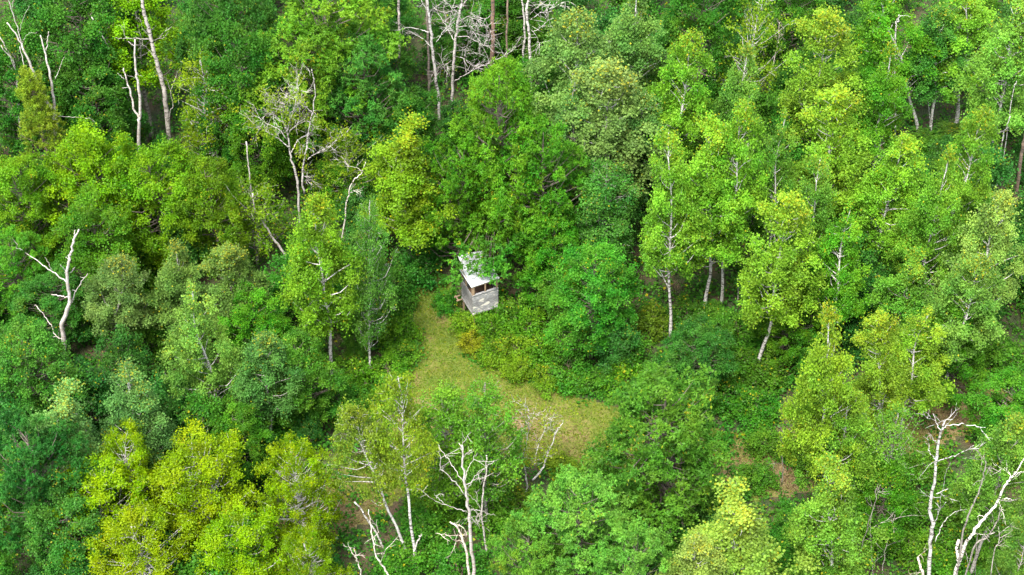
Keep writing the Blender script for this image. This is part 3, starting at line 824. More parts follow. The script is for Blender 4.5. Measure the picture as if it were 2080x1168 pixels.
snag('dying_birch', 'nearly bare birch with fan of white limbs and sparse yellow leaves', (612, 490),
     [([(604, 385), (598, 345), (590, 315), (585, 275), (575, 245), (570, 215)], .1, .035), ([(618, 395), (615, 350), (622, 300), (630, 250), (636, 225), (640, 180), (633, 140)], .08, .02)],
     [([(588, 300), (570, 285), (550, 272), (530, 262), (515, 248)], .06, .015), ([(585, 285), (565, 262), (540, 250), (528, 240)], .05, .015), ([(580, 255), (560, 235), (545, 215)], .05, .015),
      ([(573, 235), (562, 215), (553, 195)], .04, .012), ([(574, 230), (580, 205), (580, 195)], .04, .012), ([(583, 270), (590, 240), (600, 215), (603, 190)], .06, .015), ([(590, 250), (588, 225), (585, 205)], .04, .012),
      ([(592, 310), (605, 285), (625, 272), (640, 260)], .05, .015), ([(588, 268), (605, 250), (622, 240)], .04, .012), ([(633, 228), (622, 215), (615, 195)], .035, .012),
      ([(625, 325), (640, 312), (660, 302), (685, 285)], .05, .02), ([(612, 360), (625, 358), (637, 368)], .04, .02), ([(601, 200), (606, 185), (604, 170)], .03, .01)],
     color=PINK, twigs=9, twig_len=1.0, leaves=(6, .5, (0.12, 0.185, 0.008), .12, 16), cat='tree', anchor='nearly bare white-limbed birch', seed=8, thick=1.35)
snag('bare_snag', 'broken white snag leaning left over the aspens at centre left', (592, 560),
     [([(578, 518), (560, 490), (545, 468), (528, 440), (518, 425), (513, 392)], .15, .06)],
     [([(520, 432), (500, 422), (480, 405), (462, 382), (452, 366)], .07, .02), ([(538, 452), (540, 440), (545, 432)], .07, .05), ([(517, 405), (522, 395), (520, 385)], .04, .02), ([(512, 402), (505, 392)], .04, .03)],
     color=PINK, mat=DEADWOOD, anchor='broken leaning snag', seed=9)
snag('bare_snag', 'thin upright white stub above the broken leaning snag', (516, 470), [([(508, 365), (504, 330), (500, 288)], .08, .06)], [], color=PINK, mat=DEADWOOD, seed=10)
snag('bare_snag', 'bent slender dead stem right of the nearly bare birch', (690, 530),
     [([(702, 430), (706, 400), (716, 370), (735, 350), (743, 328)], .08, .035)], [([(735, 348), (722, 340), (700, 338)], .025, .01), ([(708, 392), (722, 388)], .025, .012)], color=(0.500, 0.470, 0.420), twigs=3, seed=11)
# bare birches at the top of the picture
snag('bare_birch', 'left one of two tall white bare birches at the top centre', (893, 250),
     [([(892, 205), (886, 165), (880, 110), (874, 60), (868, 10), (865, -30)], .17, .12)],
     [([(872, 65), (850, 60), (830, 55), (812, 60)], .05, .025), ([(876, 95), (860, 80), (840, 68), (815, 58)], .045, .02), ([(869, 22), (858, 5), (850, -20)], .06, .04), ([(886, 85), (900, 65), (910, 55)], .04, .015), ([(878, 78), (895, 72), (912, 58)], .03, .012)],
     color=WHITE, twigs=4, anchor='left tall bare birch', seed=12)
snag('bare_birch', 'right one of two tall white bare birches with many side limbs', (917, 255),
     [([(919, 190), (921, 130), (926, 80), (933, 35), (938, 0), (940, -30)], .16, .1)],
     [([(922, 82), (910, 60), (895, 35), (880, 12)], .05, .03), ([(927, 75), (950, 75), (970, 85), (992, 95)], .045, .02), ([(929, 55), (955, 52), (990, 53)], .045, .02), ([(931, 45), (955, 32), (985, 38)], .04, .02),
      ([(922, 115), (940, 118), (955, 130), (970, 138)], .045, .018), ([(923, 165), (940, 155), (975, 135), (1000, 125), (1030, 110)], .06, .025), ([(936, 20), (945, 5), (955, -15)], .05, .03), ([(935, 15), (915, 12), (900, 0)], .04, .02),
      ([(924, 120), (908, 128), (895, 132)], .035, .015), ([(926, 90), (940, 98), (948, 110)], .03, .012), ([(930, 60), (950, 62), (975, 70), (1000, 72)], .03, .012)],
     color=PINK, twigs=11, twig_len=1.3, anchor='right tall bare birch', seed=13)
snag('bare_birch', 'pale birch pole with drooping dead limbs right of the brown trunk', (1079, 245),
     [([(1077, 120), (1075, 70), (1070, 30), (1075, -10), (1078, -40)], .15, .11)],
     [([(1078, 40), (1095, 28), (1110, 22), (1130, 12)], .04, .02), ([(1082, 65), (1100, 55), (1115, 40)], .035, .015), ([(1076, 30), (1090, 15), (1105, 5)], .03, .015), ([(1080, 62), (1090, 75), (1096, 90)], .025, .012)],
     color=(0.550, 0.520, 0.500), twigs=7, twig_len=1.1, seed=14)
snag('bare_birch', 'slim pale pole just left of the pale birch with drooping limbs', (1062, 235), [([(1063, 110), (1066, 50), (1060, 0), (1058, -40)], .11, .08)], [], color=(0.450, 0.430, 0.400), twigs=5, seed=15)
snag('bare_pole', 'thick brown pine trunk at the top edge right of bare birches', (998, 225), [([(1000, 100), (1001, 40), (1002, -40)], .24, .19)], [], color=(0.200, 0.125, 0.090), twigs=6, seed=16)
snag('bare_pole', 'thin brown trunk right of the thick brown pine trunk', (1028, 215), [([(1030, 70), (1031, 20), (1032, -40)], .11, .09)], [], color=(0.220, 0.160, 0.120), twigs=3, seed=17)
snag('bare_pole', 'grey trunk in shade behind the left tall bare birch', (874, 212), [([(872, 180), (870, 110), (868, 50), (866, -40)], .15, .12)], [], color=(0.200, 0.170, 0.150), seed=18)
snag('bare_pole', 'short grey trunk at the top edge beside the big bright oak', (813, 230), [([(811, 55), (810, 20), (808, -40)], .14, .12)], [], color=(0.340, 0.310, 0.290), seed=19)
# right half
snag('bare_snag', 'thin leaning dead stem beneath the sparse many-stemmed birch', (1556, 215), [([(1562, 180), (1570, 130), (1580, 90), (1584, 45)], .09, .035)], [([(1578, 90), (1590, 72), (1592, 55)], .03, .012), ([(1578, 72), (1560, 90), (1545, 105)], .03, .012)], color=(0.500, 0.440, 0.400), twigs=3, seed=20)
for i, (ft, pts, r0, r1, lab) in enumerate([
    ((1893, 275), [(1888, 235), (1884, 205)], .07, .05, 'thinnest pale trunk in the gap at upper right'),
    ((2020, 420), [(2035, 285), (2043, 262), (2052, 236)], .07, .05, 'short white broken stub near the right edge'),
    ((2062, 420), [(2068, 370), (2076, 310), (2084, 270)], .2, .16, 'thick brown-grey trunk on the right edge'),
    ((2030, 400), [(2055, 200), (2065, 165)], .05, .04, 'thin dark pole near the right edge'),
    ((1497, 625), [(1500, 590), (1503, 560)], .06, .05, 'thin grey trunk right of the black-ringed trunk'),
    ((1070, 625), [(1069, 600), (1068, 575)], .06, .05, 'thin grey sapling stem right of the cabin'),
]):
    snag('bare_pole', lab, ft, [(pts, r0, r1)], [], color=BROWN if 'brown' in lab else ((0.360, 0.330, 0.300) if 'grey' in lab else WHITE), twigs=1, seed=40 + i, cat='pole')
snag('bare_snag', 'white snag with curled limb at the upper right', (1818, 295), [([(1818, 70), (1824, 45), (1826, 30)], .09, .06)], [([(1820, 58), (1822, 38), (1836, 32), (1850, 34)], .05, .02), ([(1817, 75), (1805, 72), (1795, 85)], .04, .02)], color=WHITE, seed=72)
# lower right
snag('bare_snag', 'tallest white birch snag with bent top limbs at lower right', (1885, 1215),
     [([(1887, 1168), (1891, 1090), (1894, 1060), (1889, 1040), (1890, 1020), (1898, 980), (1902, 940), (1905, 905), (1912, 875), (1919, 855)], .18, .07)],
     [([(1915, 868), (1935, 862), (1960, 862), (1985, 867), (2002, 868)], .06, .02), ([(1912, 878), (1903, 862), (1895, 840)], .045, .02), ([(1906, 905), (1898, 895), (1893, 888)], .045, .02),
      ([(1903, 937), (1925, 930), (1950, 920), (1978, 905)], .06, .02), ([(1900, 935), (1893, 925), (1885, 914)], .05, .03), ([(1901, 938), (1893, 940), (1885, 947)], .04, .015),
      ([(1903, 1003), (1912, 998), (1926, 993)], .06, .035), ([(1897, 1068), (1905, 1045), (1915, 1030), (1922, 1020)], .045, .02), ([(1900, 1100), (1910, 1075), (1918, 1060), (1935, 1043), (1955, 1036), (1975, 1036)], .05, .02),
      ([(1905, 1045), (1912, 1010), (1922, 960), (1930, 940)], .03, .012), ([(1919, 857), (1921, 852)], .05, .04), ([(1922, 862), (1935, 850), (1945, 838)], .035, .012)],
     color=WHITE, twigs=1, anchor='tallest white birch snag at lower right', seed=74)
snag('bare_snag', 'white birch snag leaning right from a broken fork at lower right', (1935, 1215),
     [([(1940, 1165), (1950, 1140), (1962, 1105), (1978, 1080), (2000, 1050), (2020, 1030), (2035, 1000), (2045, 980), (2055, 970), (2070, 950), (2082, 930)], .17, .04),
      ([(1948, 1145), (1944, 1125), (1944, 1108), (1948, 1096)], .12, .1)],
     [([(2036, 1013), (2050, 1014), (2063, 1017)], .05, .02), ([(1978, 1085), (1993, 1085), (2010, 1092)], .04, .02), ([(1986, 1070), (1988, 1050), (1989, 1044)], .03, .015), ([(2030, 1020), (2032, 1035), (2042, 1037)], .04, .02),
      ([(2050, 975), (2052, 962), (2040, 950)], .035, .015), ([(1948, 1100), (1953, 1104)], .07, .07), ([(2056, 970), (2070, 960), (2085, 958)], .03, .015)],
     color=(0.720, 0.670, 0.620), twigs=1, anchor='white snag leaning right', seed=75)
snag('bare_snag', 'dark slanting dead stem between the two white snags at lower right', (1935, 1230), [([(1955, 1090), (1970, 1040), (1985, 1005), (1996, 975), (2002, 945), (1998, 925)], .09, .03)], [([(1996, 978), (2005, 960), (2020, 945)], .03, .015)], color=(0.240, 0.220, 0.200), twigs=2, seed=76)
snag('bare_snag', 'dark low stem slanting behind the leaning white snag', (1938, 1260), [([(1975, 1120), (2005, 1090), (2025, 1060), (2035, 1030)], .09, .04)], [], color=(0.220, 0.200, 0.180), twigs=2, seed=77)
snag('bare_snag', 'orange-tipped broken stump at the bottom edge left of tallest snag', (1880, 1215), [([(1874, 1165), (1868, 1145), (1863, 1132)], .12, .09)], [([(1875, 1160), (1862, 1166), (1855, 1165)], .03, .015)], color=(0.500, 0.420, 0.360), mat=DEADWOOD, twigs=2, seed=78)
for i, (ft, pts, lab) in enumerate([
    ((1735, 1180), [(1750, 1110), (1765, 1060), (1780, 1010), (1788, 985)], 'leftmost thin twiggy sapling in the lower right gap'),
    ((1790, 1175), [(1800, 1110), (1812, 1070), (1818, 1045)], 'second thin twiggy sapling in the lower right gap'),
    ((1588, 985), [(1590, 950), (1589, 910), (1586, 890)], 'thin bare sapling standing before the brown track patch'),
    ((1995, 1330), [(2015, 1140), (2030, 1100), (2028, 1070)], 'twiggy bare sapling in the bottom right corner'),
    ((1840, 1000), [(1828, 930), (1838, 905), (1840, 890)], 'short grey twiggy stem below the yellow-topped aspens'),
    ((1768, 1230), [(1772, 1130), (1768, 1075)], 'third thin twiggy sapling in the lower right gap'),
    ((1980, 1180), [(1992, 960), (1996, 930)], 'grey twiggy stem right of the tallest snag'),
]):
    snag('bare_sapling', lab, ft, [(pts, .05, .02)], [], color=(0.280, 0.255, 0.225), twigs=10, twig_len=1.1, seed=80 + i, cat='sapling', group='thin bare saplings')
# lower centre
snag('bare_snag', 'white many-limbed dead birch at the bottom centre', (965, 1215),
     [([(963, 1165), (958, 1110), (955, 1060), (951, 1030), (946, 1000), (943, 970), (940, 935), (939, 905)], .17, .06)],
     [([(944, 1005), (930, 985), (910, 965), (896, 950), (895, 930), (893, 910)], .055, .02), ([(942, 980), (925, 955), (912, 935), (900, 920), (890, 903)], .05, .02),
      ([(941, 930), (948, 920), (957, 914)], .055, .04), ([(938, 915), (936, 905), (932, 900)], .05, .035), ([(945, 975), (950, 955), (960, 935), (970, 920)], .04, .012),
      ([(946, 985), (965, 975), (985, 970), (1003, 960)], .05, .02), ([(950, 993), (965, 970), (985, 950), (1004, 935)], .045, .018), ([(948, 1038), (925, 1033), (905, 1025), (885, 1018), (870, 1008)], .05, .018),
      ([(956, 1036), (970, 1036), (990, 1043), (1008, 1048)], .05, .018), ([(950, 1002), (965, 1018), (978, 1032)], .035, .012), ([(957, 1055), (970, 1065), (975, 1075)], .03, .01), ([(904, 1024), (888, 1010), (882, 1002)], .025, .01)],
     color=PINK, mat=DEADWOOD, twigs=1, anchor='white many-limbed dead birch', seed=90)
snag('bare_snag', 'short broken snag leaning on the left of the many-limbed dead birch', (955, 1215), [([(952, 1165), (947, 1120), (938, 1090), (928, 1070), (914, 1060)], .12, .06)], [([(930, 1088), (915, 1087), (885, 1083)], .05, .025), ([(930, 1075), (932, 1065)], .04, .03), ([(938, 1100), (930, 1098), (922, 1106)], .03, .015)], color=(0.600, 0.520, 0.460), mat=DEADWOOD, twigs=2, seed=91)
snag('bare_snag', 'smooth grey dead pole right of the many-limbed dead birch', (990, 1130), [([(984, 1090), (979, 1045), (981, 1000), (987, 960), (988, 925)], .1, .05)], [([(979, 1040), (965, 1050)], .03, .01)], color=(0.440, 0.410, 0.380), twigs=4, seed=92)
snag('bare_snag', 'knobbly thin snag at the bottom edge below the leaning birch', (795, 1215), [([(788, 1168), (773, 1145), (762, 1125), (758, 1100), (753, 1070), (749, 1035)], .09, .03)], [([(759, 1098), (765, 1085), (770, 1080)], .03, .015), ([(772, 1145), (780, 1125), (785, 1115)], .03, .012)], color=(0.600, 0.550, 0.500), mat=DEADWOOD, twigs=2, seed=93)
snag('bare_snag', 'lowest thin snag in the bottom edge left of the knobbly one', (745, 1215), [([(735, 1168), (726, 1140), (717, 1125), (710, 1112)], .07, .03)], [([(728, 1142), (722, 1125), (720, 1110)], .03, .015)], color=(0.600, 0.550, 0.500), mat=DEADWOOD, twigs=2, seed=94)
snag('bare_pole', 'third thin white trunk slanting low over the brown clearing', (782, 1120), [([(765, 1085), (740, 1045), (720, 1020)], .09, .07)], [], color=(0.500, 0.480, 0.460), seed=97, cat='pole')
snag('bare_pole', 'short pale fork of trunk beside the foot of the leaning birch', (842, 1152), [([(842, 1120), (850, 1095), (856, 1085)], .09, .05)], [], color=(0.550, 0.520, 0.500), seed=98, cat='pole')
snag('dying_birch', 'sparse dying birch with four upright white stems in front of the path', (1066, 1010),
     [([(1070, 985), (1068, 955), (1058, 925), (1058, 890), (1060, 865)], .1, .03), ([(1082, 975), (1100, 955), (1115, 920), (1130, 880), (1143, 860)], .1, .03)],
     [([(1060, 930), (1072, 890), (1075, 850), (1073, 830)], .07, .015), ([(1085, 945), (1092, 910), (1105, 875), (1108, 850)], .07, .02)],
     color=WHITE, twigs=15, twig_len=1.1, leaves=(6, .45, (0.14, 0.2, 0.01), .11, 12), cat='tree', anchor='sparse dying birch before the path', seed=99)
# ------------------------------------------------------------------ the small pine at the left edge
def pine():
    g = np.random.default_rng(900)
    h = 11.0
    top = at(58, 150, h); base = np.array([top[0], top[1], 0])
    root = tag(link('pine_tree', None, loc=base), 'small yellow-green pine with soft needle tufts at the left edge', 'tree')
    tb = Tubes(); tb.add(smooth_path([(0, 0, 0), (.1, 0, 3), (0, 0, h * .97)], 8), np.linspace(.12, .02, 8), 7)
    P, D, T = [], [], []
    for i in range(95):
        t = g.random() ** .8
        z = 3.6 + (h - 3.7) * t
        r = 1.6 * (1.08 - t) ** .6 * g.uniform(.6, 1.05)
        a = g.uniform(0, 6.283)
        e = np.array([r * math.cos(a), r * math.sin(a), z + .18 * r])
        b = np.array([0, 0, z - .15 * r])
        tb.add(smooth_path([b, (b + e) / 2 - np.array([0, 0, .1]), e], 4), [.03, .02, .014, .008], 4, cap=False)
        ct = g.random()
        for j in range(9):
            c = b + (e - b) * g.uniform(.5, 1.05) + g.normal(0, .13, 3)
            ax = unit((e - b) * .4 + g.normal(0, .4, 3) + np.array([0, 0, .7]))
            k = 34
            s = g.random((k, 1))
            p = c + ax * s * .3
            d = ax * .8 + g.normal(0, .6, (k, 3))
            P.append(p); D.append(d); T.append(np.clip(ct * .5 + g.random(k) * .5, 0, 1))
    P = np.concatenate(P); D = np.concatenate(D); T = np.concatenate(T)
    link('trunk', tb.mesh('pine_trunk', BARK), root, color=BROWN)
    link('crown', leaf_mesh('pine_crown', P, D, g.normal(0, 1, P.shape), np.full(len(P), .17), np.full(len(P), .028), T, (g.random(len(P)) < .04) * .5, NEEDLE), root, color=(0.115, 0.185, 0.011))
    BASES.append((base[0], base[1], 1.4)); ANCHORS.append((np.array([60., 230.]), 'small pine'))


pine()

# ------------------------------------------------------------------ the cabin: a raised wooden shooting hut under an iron roof
def wood_material(name, base, dark, pale=None, amount=.0, axis=(1, 1, 1)):
    m, nt, nd, lk, bsdf, out = nodes_of(name)
    tc = N(nd, 'ShaderNodeTexCoord'); oi = N(nd, 'ShaderNodeObjectInfo')
    ad = N(nd, 'ShaderNodeVectorMath', operation='ADD'); lk.new(tc.outputs['Object'], ad.inputs[0]); lk.new(oi.outputs['Location'], ad.inputs[1])
    mp = N(nd, 'ShaderNodeMapping'); mp.inputs['Scale'].default_value = axis; lk.new(ad.outputs[0], mp.inputs['Vector'])
    n1 = N(nd, 'ShaderNodeTexNoise'); n1.inputs['Scale'].default_value = 3.0; n1.inputs['Detail'].default_value = 7; lk.new(mp.outputs[0], n1.inputs['Vector'])
    r1 = ramp(nd, [(.3, dark), (.68, base)]); lk.new(n1.outputs['Fac'], r1.inputs[0])
    rv = N(nd, 'ShaderNodeMapRange'); lk.new(oi.outputs['Random'], rv.inputs['Value']); rv.inputs['To Min'].default_value = .75; rv.inputs['To Max'].default_value = 1.2
    hs = N(nd, 'ShaderNodeHueSaturation'); lk.new(r1.outputs[0], hs.inputs['Color']); lk.new(rv.outputs[0], hs.inputs['Value'])
    c = hs.outputs[0]
    if pale:
        n2 = N(nd, 'ShaderNodeTexNoise'); n2.inputs['Scale'].default_value = 2.6; n2.inputs['Detail'].default_value = 4
        mp2 = N(nd, 'ShaderNodeMapping'); mp2.inputs['Scale'].default_value = (.8, .8, 1.5); lk.new(ad.outputs[0], mp2.inputs['Vector']); lk.new(mp2.outputs[0], n2.inputs['Vector'])
        r2 = ramp(nd, [(amount, (0, 0, 0)), (amount + .03, (1, 1, 1))]); lk.new(n2.outputs['Fac'], r2.inputs[0])
        mx = N(nd, 'ShaderNodeMix', data_type='RGBA'); lk.new(r2.outputs[0], mx.inputs['Factor']); lk.new(c, mx.inputs['A']); mx.inputs['B'].default_value = (*pale, 1)
        c = mx.outputs['Result']
    lk.new(c, bsdf.inputs['Base Color']); bsdf.inputs['Roughness'].default_value = .9
    return m


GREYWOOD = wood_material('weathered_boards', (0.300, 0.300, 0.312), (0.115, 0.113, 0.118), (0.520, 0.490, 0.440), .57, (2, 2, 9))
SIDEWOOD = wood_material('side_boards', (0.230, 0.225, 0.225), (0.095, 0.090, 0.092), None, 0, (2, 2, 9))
FRAMEWOOD = wood_material('frame_wood', (0.300, 0.210, 0.130), (0.160, 0.110, 0.075))
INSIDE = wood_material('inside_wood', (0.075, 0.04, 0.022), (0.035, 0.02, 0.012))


def iron_material():
    m, nt, nd, lk, bsdf, out = nodes_of('galvanised_iron')
    tc = N(nd, 'ShaderNodeTexCoord')
    n1 = N(nd, 'ShaderNodeTexNoise'); n1.inputs['Scale'].default_value = 2.2; n1.inputs['Detail'].default_value = 6; lk.new(tc.outputs['Object'], n1.inputs['Vector'])
    r1 = ramp(nd, [(.3, (0.300, 0.325, 0.360)), (.62, (0.500, 0.520, 0.540))]); lk.new(n1.outputs['Fac'], r1.inputs[0])
    lk.new(r1.outputs[0], bsdf.inputs['Base Color'])
    bsdf.inputs['Metallic'].default_value = .25; bsdf.inputs['Roughness'].default_value = .55
    return m


IRON = iron_material()


def box(name, x0, x1, y0, y1, z0, z1, mat, parent, bev=.006):
    V = [(x0, y0, z0), (x1, y0, z0), (x1, y1, z0), (x0, y1, z0), (x0, y0, z1), (x1, y0, z1), (x1, y1, z1), (x0, y1, z1)]
    Fs = [[3, 2, 1, 0], [4, 5, 6, 7], [0, 1, 5, 4], [1, 2, 6, 5], [2, 3, 7, 6], [3, 0, 4, 7]]
    return link(name, mesh_from(name, V, Fs, mat), parent)


def cabin():
    FZ = 1.25                                    # floor height
    c0 = at(961, 636, FZ)
    W, Dp, H = 1.52, 1.5, 2.12
    th = math.atan2(22.6, 48)                    # the front wall turns away to the right
    root = link('hunting_cabin', None, loc=(c0[0], c0[1], 0)); root.rotation_euler = (0, 0, th)
    tag(root, 'weathered grey wooden hunting cabin on legs with a sheet-iron roof', 'cabin')
    ANCHORS.append((np.array([975., 600.]), 'wooden cabin'))
    g = np.random.default_rng(3)
    t = .025
    # legs, floor, posts
    for x in (.06, W - .06):
        for y in (.06, Dp - .06):
            box('leg', x - .05, x + .05, y - .05, y + .05, 0, FZ - .08, FRAMEWOOD, root)
    box('floor', .03, W - .03, .03, Dp - .03, FZ - .04, FZ, INSIDE, root)
    box('sill_beam', -.035, W + .035, -.05, -.002, FZ - .13, FZ - .012, GREYWOOD, root)
    box('sill_beam', -.05, -.002, .0, Dp, FZ - .13, FZ - .012, SIDEWOOD, root)
    for x, y in ((.04, .04), (W - .04, .04), (.04, Dp - .04), (W - .04, Dp - .04)):
        box('corner_post', x - .035, x + .035, y - .035, y + .035, FZ + .001, FZ + H - .03, FRAMEWOOD, root)
    # front boards up to the windows
    zs = FZ
    wb = 1.38                                    # height of the boarded part
    n = 7
    for i in range(n):
        z0, z1 = FZ + wb * i / n, FZ + wb * (i + 1) / n - .008
        o = g.uniform(0, .012)
        box('wall_board', -.02 + g.uniform(-.01, .01), W + .02 + g.uniform(-.01, .02), -t - o, -o + .003, z0, z1, GREYWOOD, root)
        box('wall_board', -t - o, -o + .003, .004, Dp, z0, z1, SIDEWOOD, root)
        box('wall_board', W + .001 + o, W + t + o, .004, Dp, z0, z1, SIDEWOOD, root)
        box('wall_board', .0, W, Dp + .001 + o, Dp + t + o, z0, z1, SIDEWOOD, root)
    zw0, zw1 = FZ + wb, FZ + H - .1
    # window frames
    box('window_sill', -.03, W + .03, -.07, .05, zw0, zw0 + .035, GREYWOOD, root)
    for x in (.0, W / 2 - .04, W - .1):
        box('window_post', x, x + (.1 if x != W / 2 - .04 else .08), -.03, .012, zw0 + .036, zw1, FRAMEWOOD, root)
    box('window_header', 0, W, -.034, .01, zw1 + .001, FZ + H - .02, FRAMEWOOD, root)
    for y in (0.0, Dp * .55, Dp - .1):
        box('window_post', -.03, .01, y, y + .1, zw0 - .0, zw1, FRAMEWOOD, root)
        box('window_post', W - .01, W + .03, y, y + .1, zw0, zw1, SIDEWOOD, root)
    box('window_header', -.034, .01, .012, Dp, zw1 + .001, FZ + H - .02, FRAMEWOOD, root)
    box('window_header', W - .01, W + .034, .012, Dp, zw1 + .001, FZ + H - .02, FRAMEWOOD, root)
    box('back_panel', .01, W - .01, Dp + .0, Dp + .02, zw0, FZ + H - .04, INSIDE, root)
    box('bench', .15, W - .1, .5, 1.0, FZ + .9, FZ + 1.0, INSIDE, root)
    # roof: ribbed iron sheets, running front to back, a longer loose pair at the rear right
    def sheet(x0, x1, y0, y1, z, rz=0.0, tilt=-.03):
        k = 14
        xs = np.linspace(x0, x1, k)
        zz = z + .018 * (np.arange(k) % 2)
        V = []
        for yy in (y0, y1):
            for x, q in zip(xs, zz): V.append((x, yy, q + tilt * (yy - y0)))
        for yy in (y0, y1):
            for x, q in zip(xs, zz): V.append((x, yy, q + tilt * (yy - y0) - .006))
        Fs = [[i, i + 1, k + i + 1, k + i] for i in range(k - 1)] + [[2 * k + i + 1, 2 * k + i, 3 * k + i, 3 * k + i + 1] for i in range(k - 1)]
        Fs += [[i + 1, i, 2 * k + i, 2 * k + i + 1] for i in range(k - 1)] + [[k + i, k + i + 1, 3 * k + i + 1, 3 * k + i] for i in range(k - 1)]
        Fs += [[0, k, 3 * k, 2 * k], [k - 1, 3 * k - 1, 4 * k - 1, 2 * k - 1]]
        cx, cy = (x0 + x1) / 2, y0
        V = np.array(V); c, s = math.cos(rz), math.sin(rz)
        X = V[:, 0] - cx; Yv = V[:, 1] - cy
        V[:, 0] = cx + c * X - s * Yv; V[:, 1] = cy + s * X + c * Yv
        return link('roof_sheet', mesh_from('roof_sheet', V, Fs, IRON), root)
    zr = FZ + H
    ws = (W + .16) / 3
    for i in range(3):
        sheet(-.08 + ws * i - .02, -.08 + ws * (i + 1) + .02, -.07, Dp + .12, zr + .005 * (i % 2))
    sheet(.15, .85, Dp - .1, Dp + 1.2, zr - .07, rz=-.12, tilt=-.06)
    sheet(.8, 1.6, Dp - .1, Dp + 1.1, zr - .095, rz=-.2, tilt=-.06)
    # open landing and ladder on the left
    for y in (Dp - .2, Dp + .12):
        box('ladder_rail', -.42, -.06, y, y + .06, FZ - .1, FZ - .04, FRAMEWOOD, root)
    box('ladder_rung', -.36, -.3, Dp - .24, Dp + .22, FZ - .038, FZ, FRAMEWOOD, root)
    box('leg', W - .02, W + .06, -.11, -.052, 0, FZ - .02, GREYWOOD, root)
    BASES.append((c0[0] + .3, c0[1] + .9, 1.6))
    return root, c0, th


cab, cab0, cab_th = cabin()

# oak bough hanging over the iron roof
def bough():
    g = np.random.default_rng(61)
    zr = 3.7
    pts = []
    for px, py, dz in [(958, 545, .35), (975, 553, .3), (990, 556, .3), (965, 528, .5), (985, 535, .5), (948, 520, .6), (1002, 540, .5), (935, 540, .5), (925, 555, .2), (918, 568, 0), (1012, 520, .6),
                       (1018, 545, .3), (1020, 560, .1), (960, 505, .9), (1003, 505, .9), (940, 500, 1.), (920, 530, .6), (985, 492, 1.2), (1025, 520, .7), (1035, 500, 1.2), (996, 530, .35), (992, 546, .2), (975, 580, -.1) if False else (1030, 540, .4)]:
        pts.append(at(px, py, zr + dz))
    pts = np.array(pts)
    root_p = at(1010, 500, 0)
    root = link('oak_tree', None, loc=(root_p[0], root_p[1], 0))
    base = np.array([root_p[0], root_p[1], 0])
    tag(root, 'young oak leaning its leafy boughs over the cabin roof', 'tree')
    tb = Tubes()
    q = pts - base
    tb.add(smooth_path([(0, 0, 0), (0, -.05, 2.5), (-.1, -.2, 4.4), (-.2, -.5, 6)], 10), np.linspace(.1, .03, 10), 7)
    outs = []
    for p in q:
        a = np.array([-.08, -.15, min(4.2, p[2] - .2 + 0 * g.random())])
        tb.add(smooth_path([a, (a + p) / 2 + np.array([0, 0, .2]), p], 5), np.linspace(.028, .008, 5), 4, cap=False)
        outs.append(unit(p - a) + np.array([0, 0, .1]))
    extra = np.array([(-.3, -.4, 5.6), (.4, .1, 5.4), (-.5, .5, 5.2), (.1, .6, 5.8), (.8, -.3, 4.9), (-1., .2, 4.8), (-.2, -.4, 6.2)])
    q = np.vstack([q, extra]); outs = np.vstack([outs, np.tile([0, 0, .6], (len(extra), 1))])
    data = clump_leaves(q, outs, g.uniform(.3, .46, len(q)), 230, g, (.2, .085), .25, rosette=7)
    link('trunk', tb.mesh('oak_bough_trunk', BARK), root, color=DARKB)
    link('crown', leaf_mesh('oak_bough_crown', *data, LEAF), root, color=(0.047, 0.170, 0.014))
    BASES.append((base[0], base[1], 1.5))


bough()

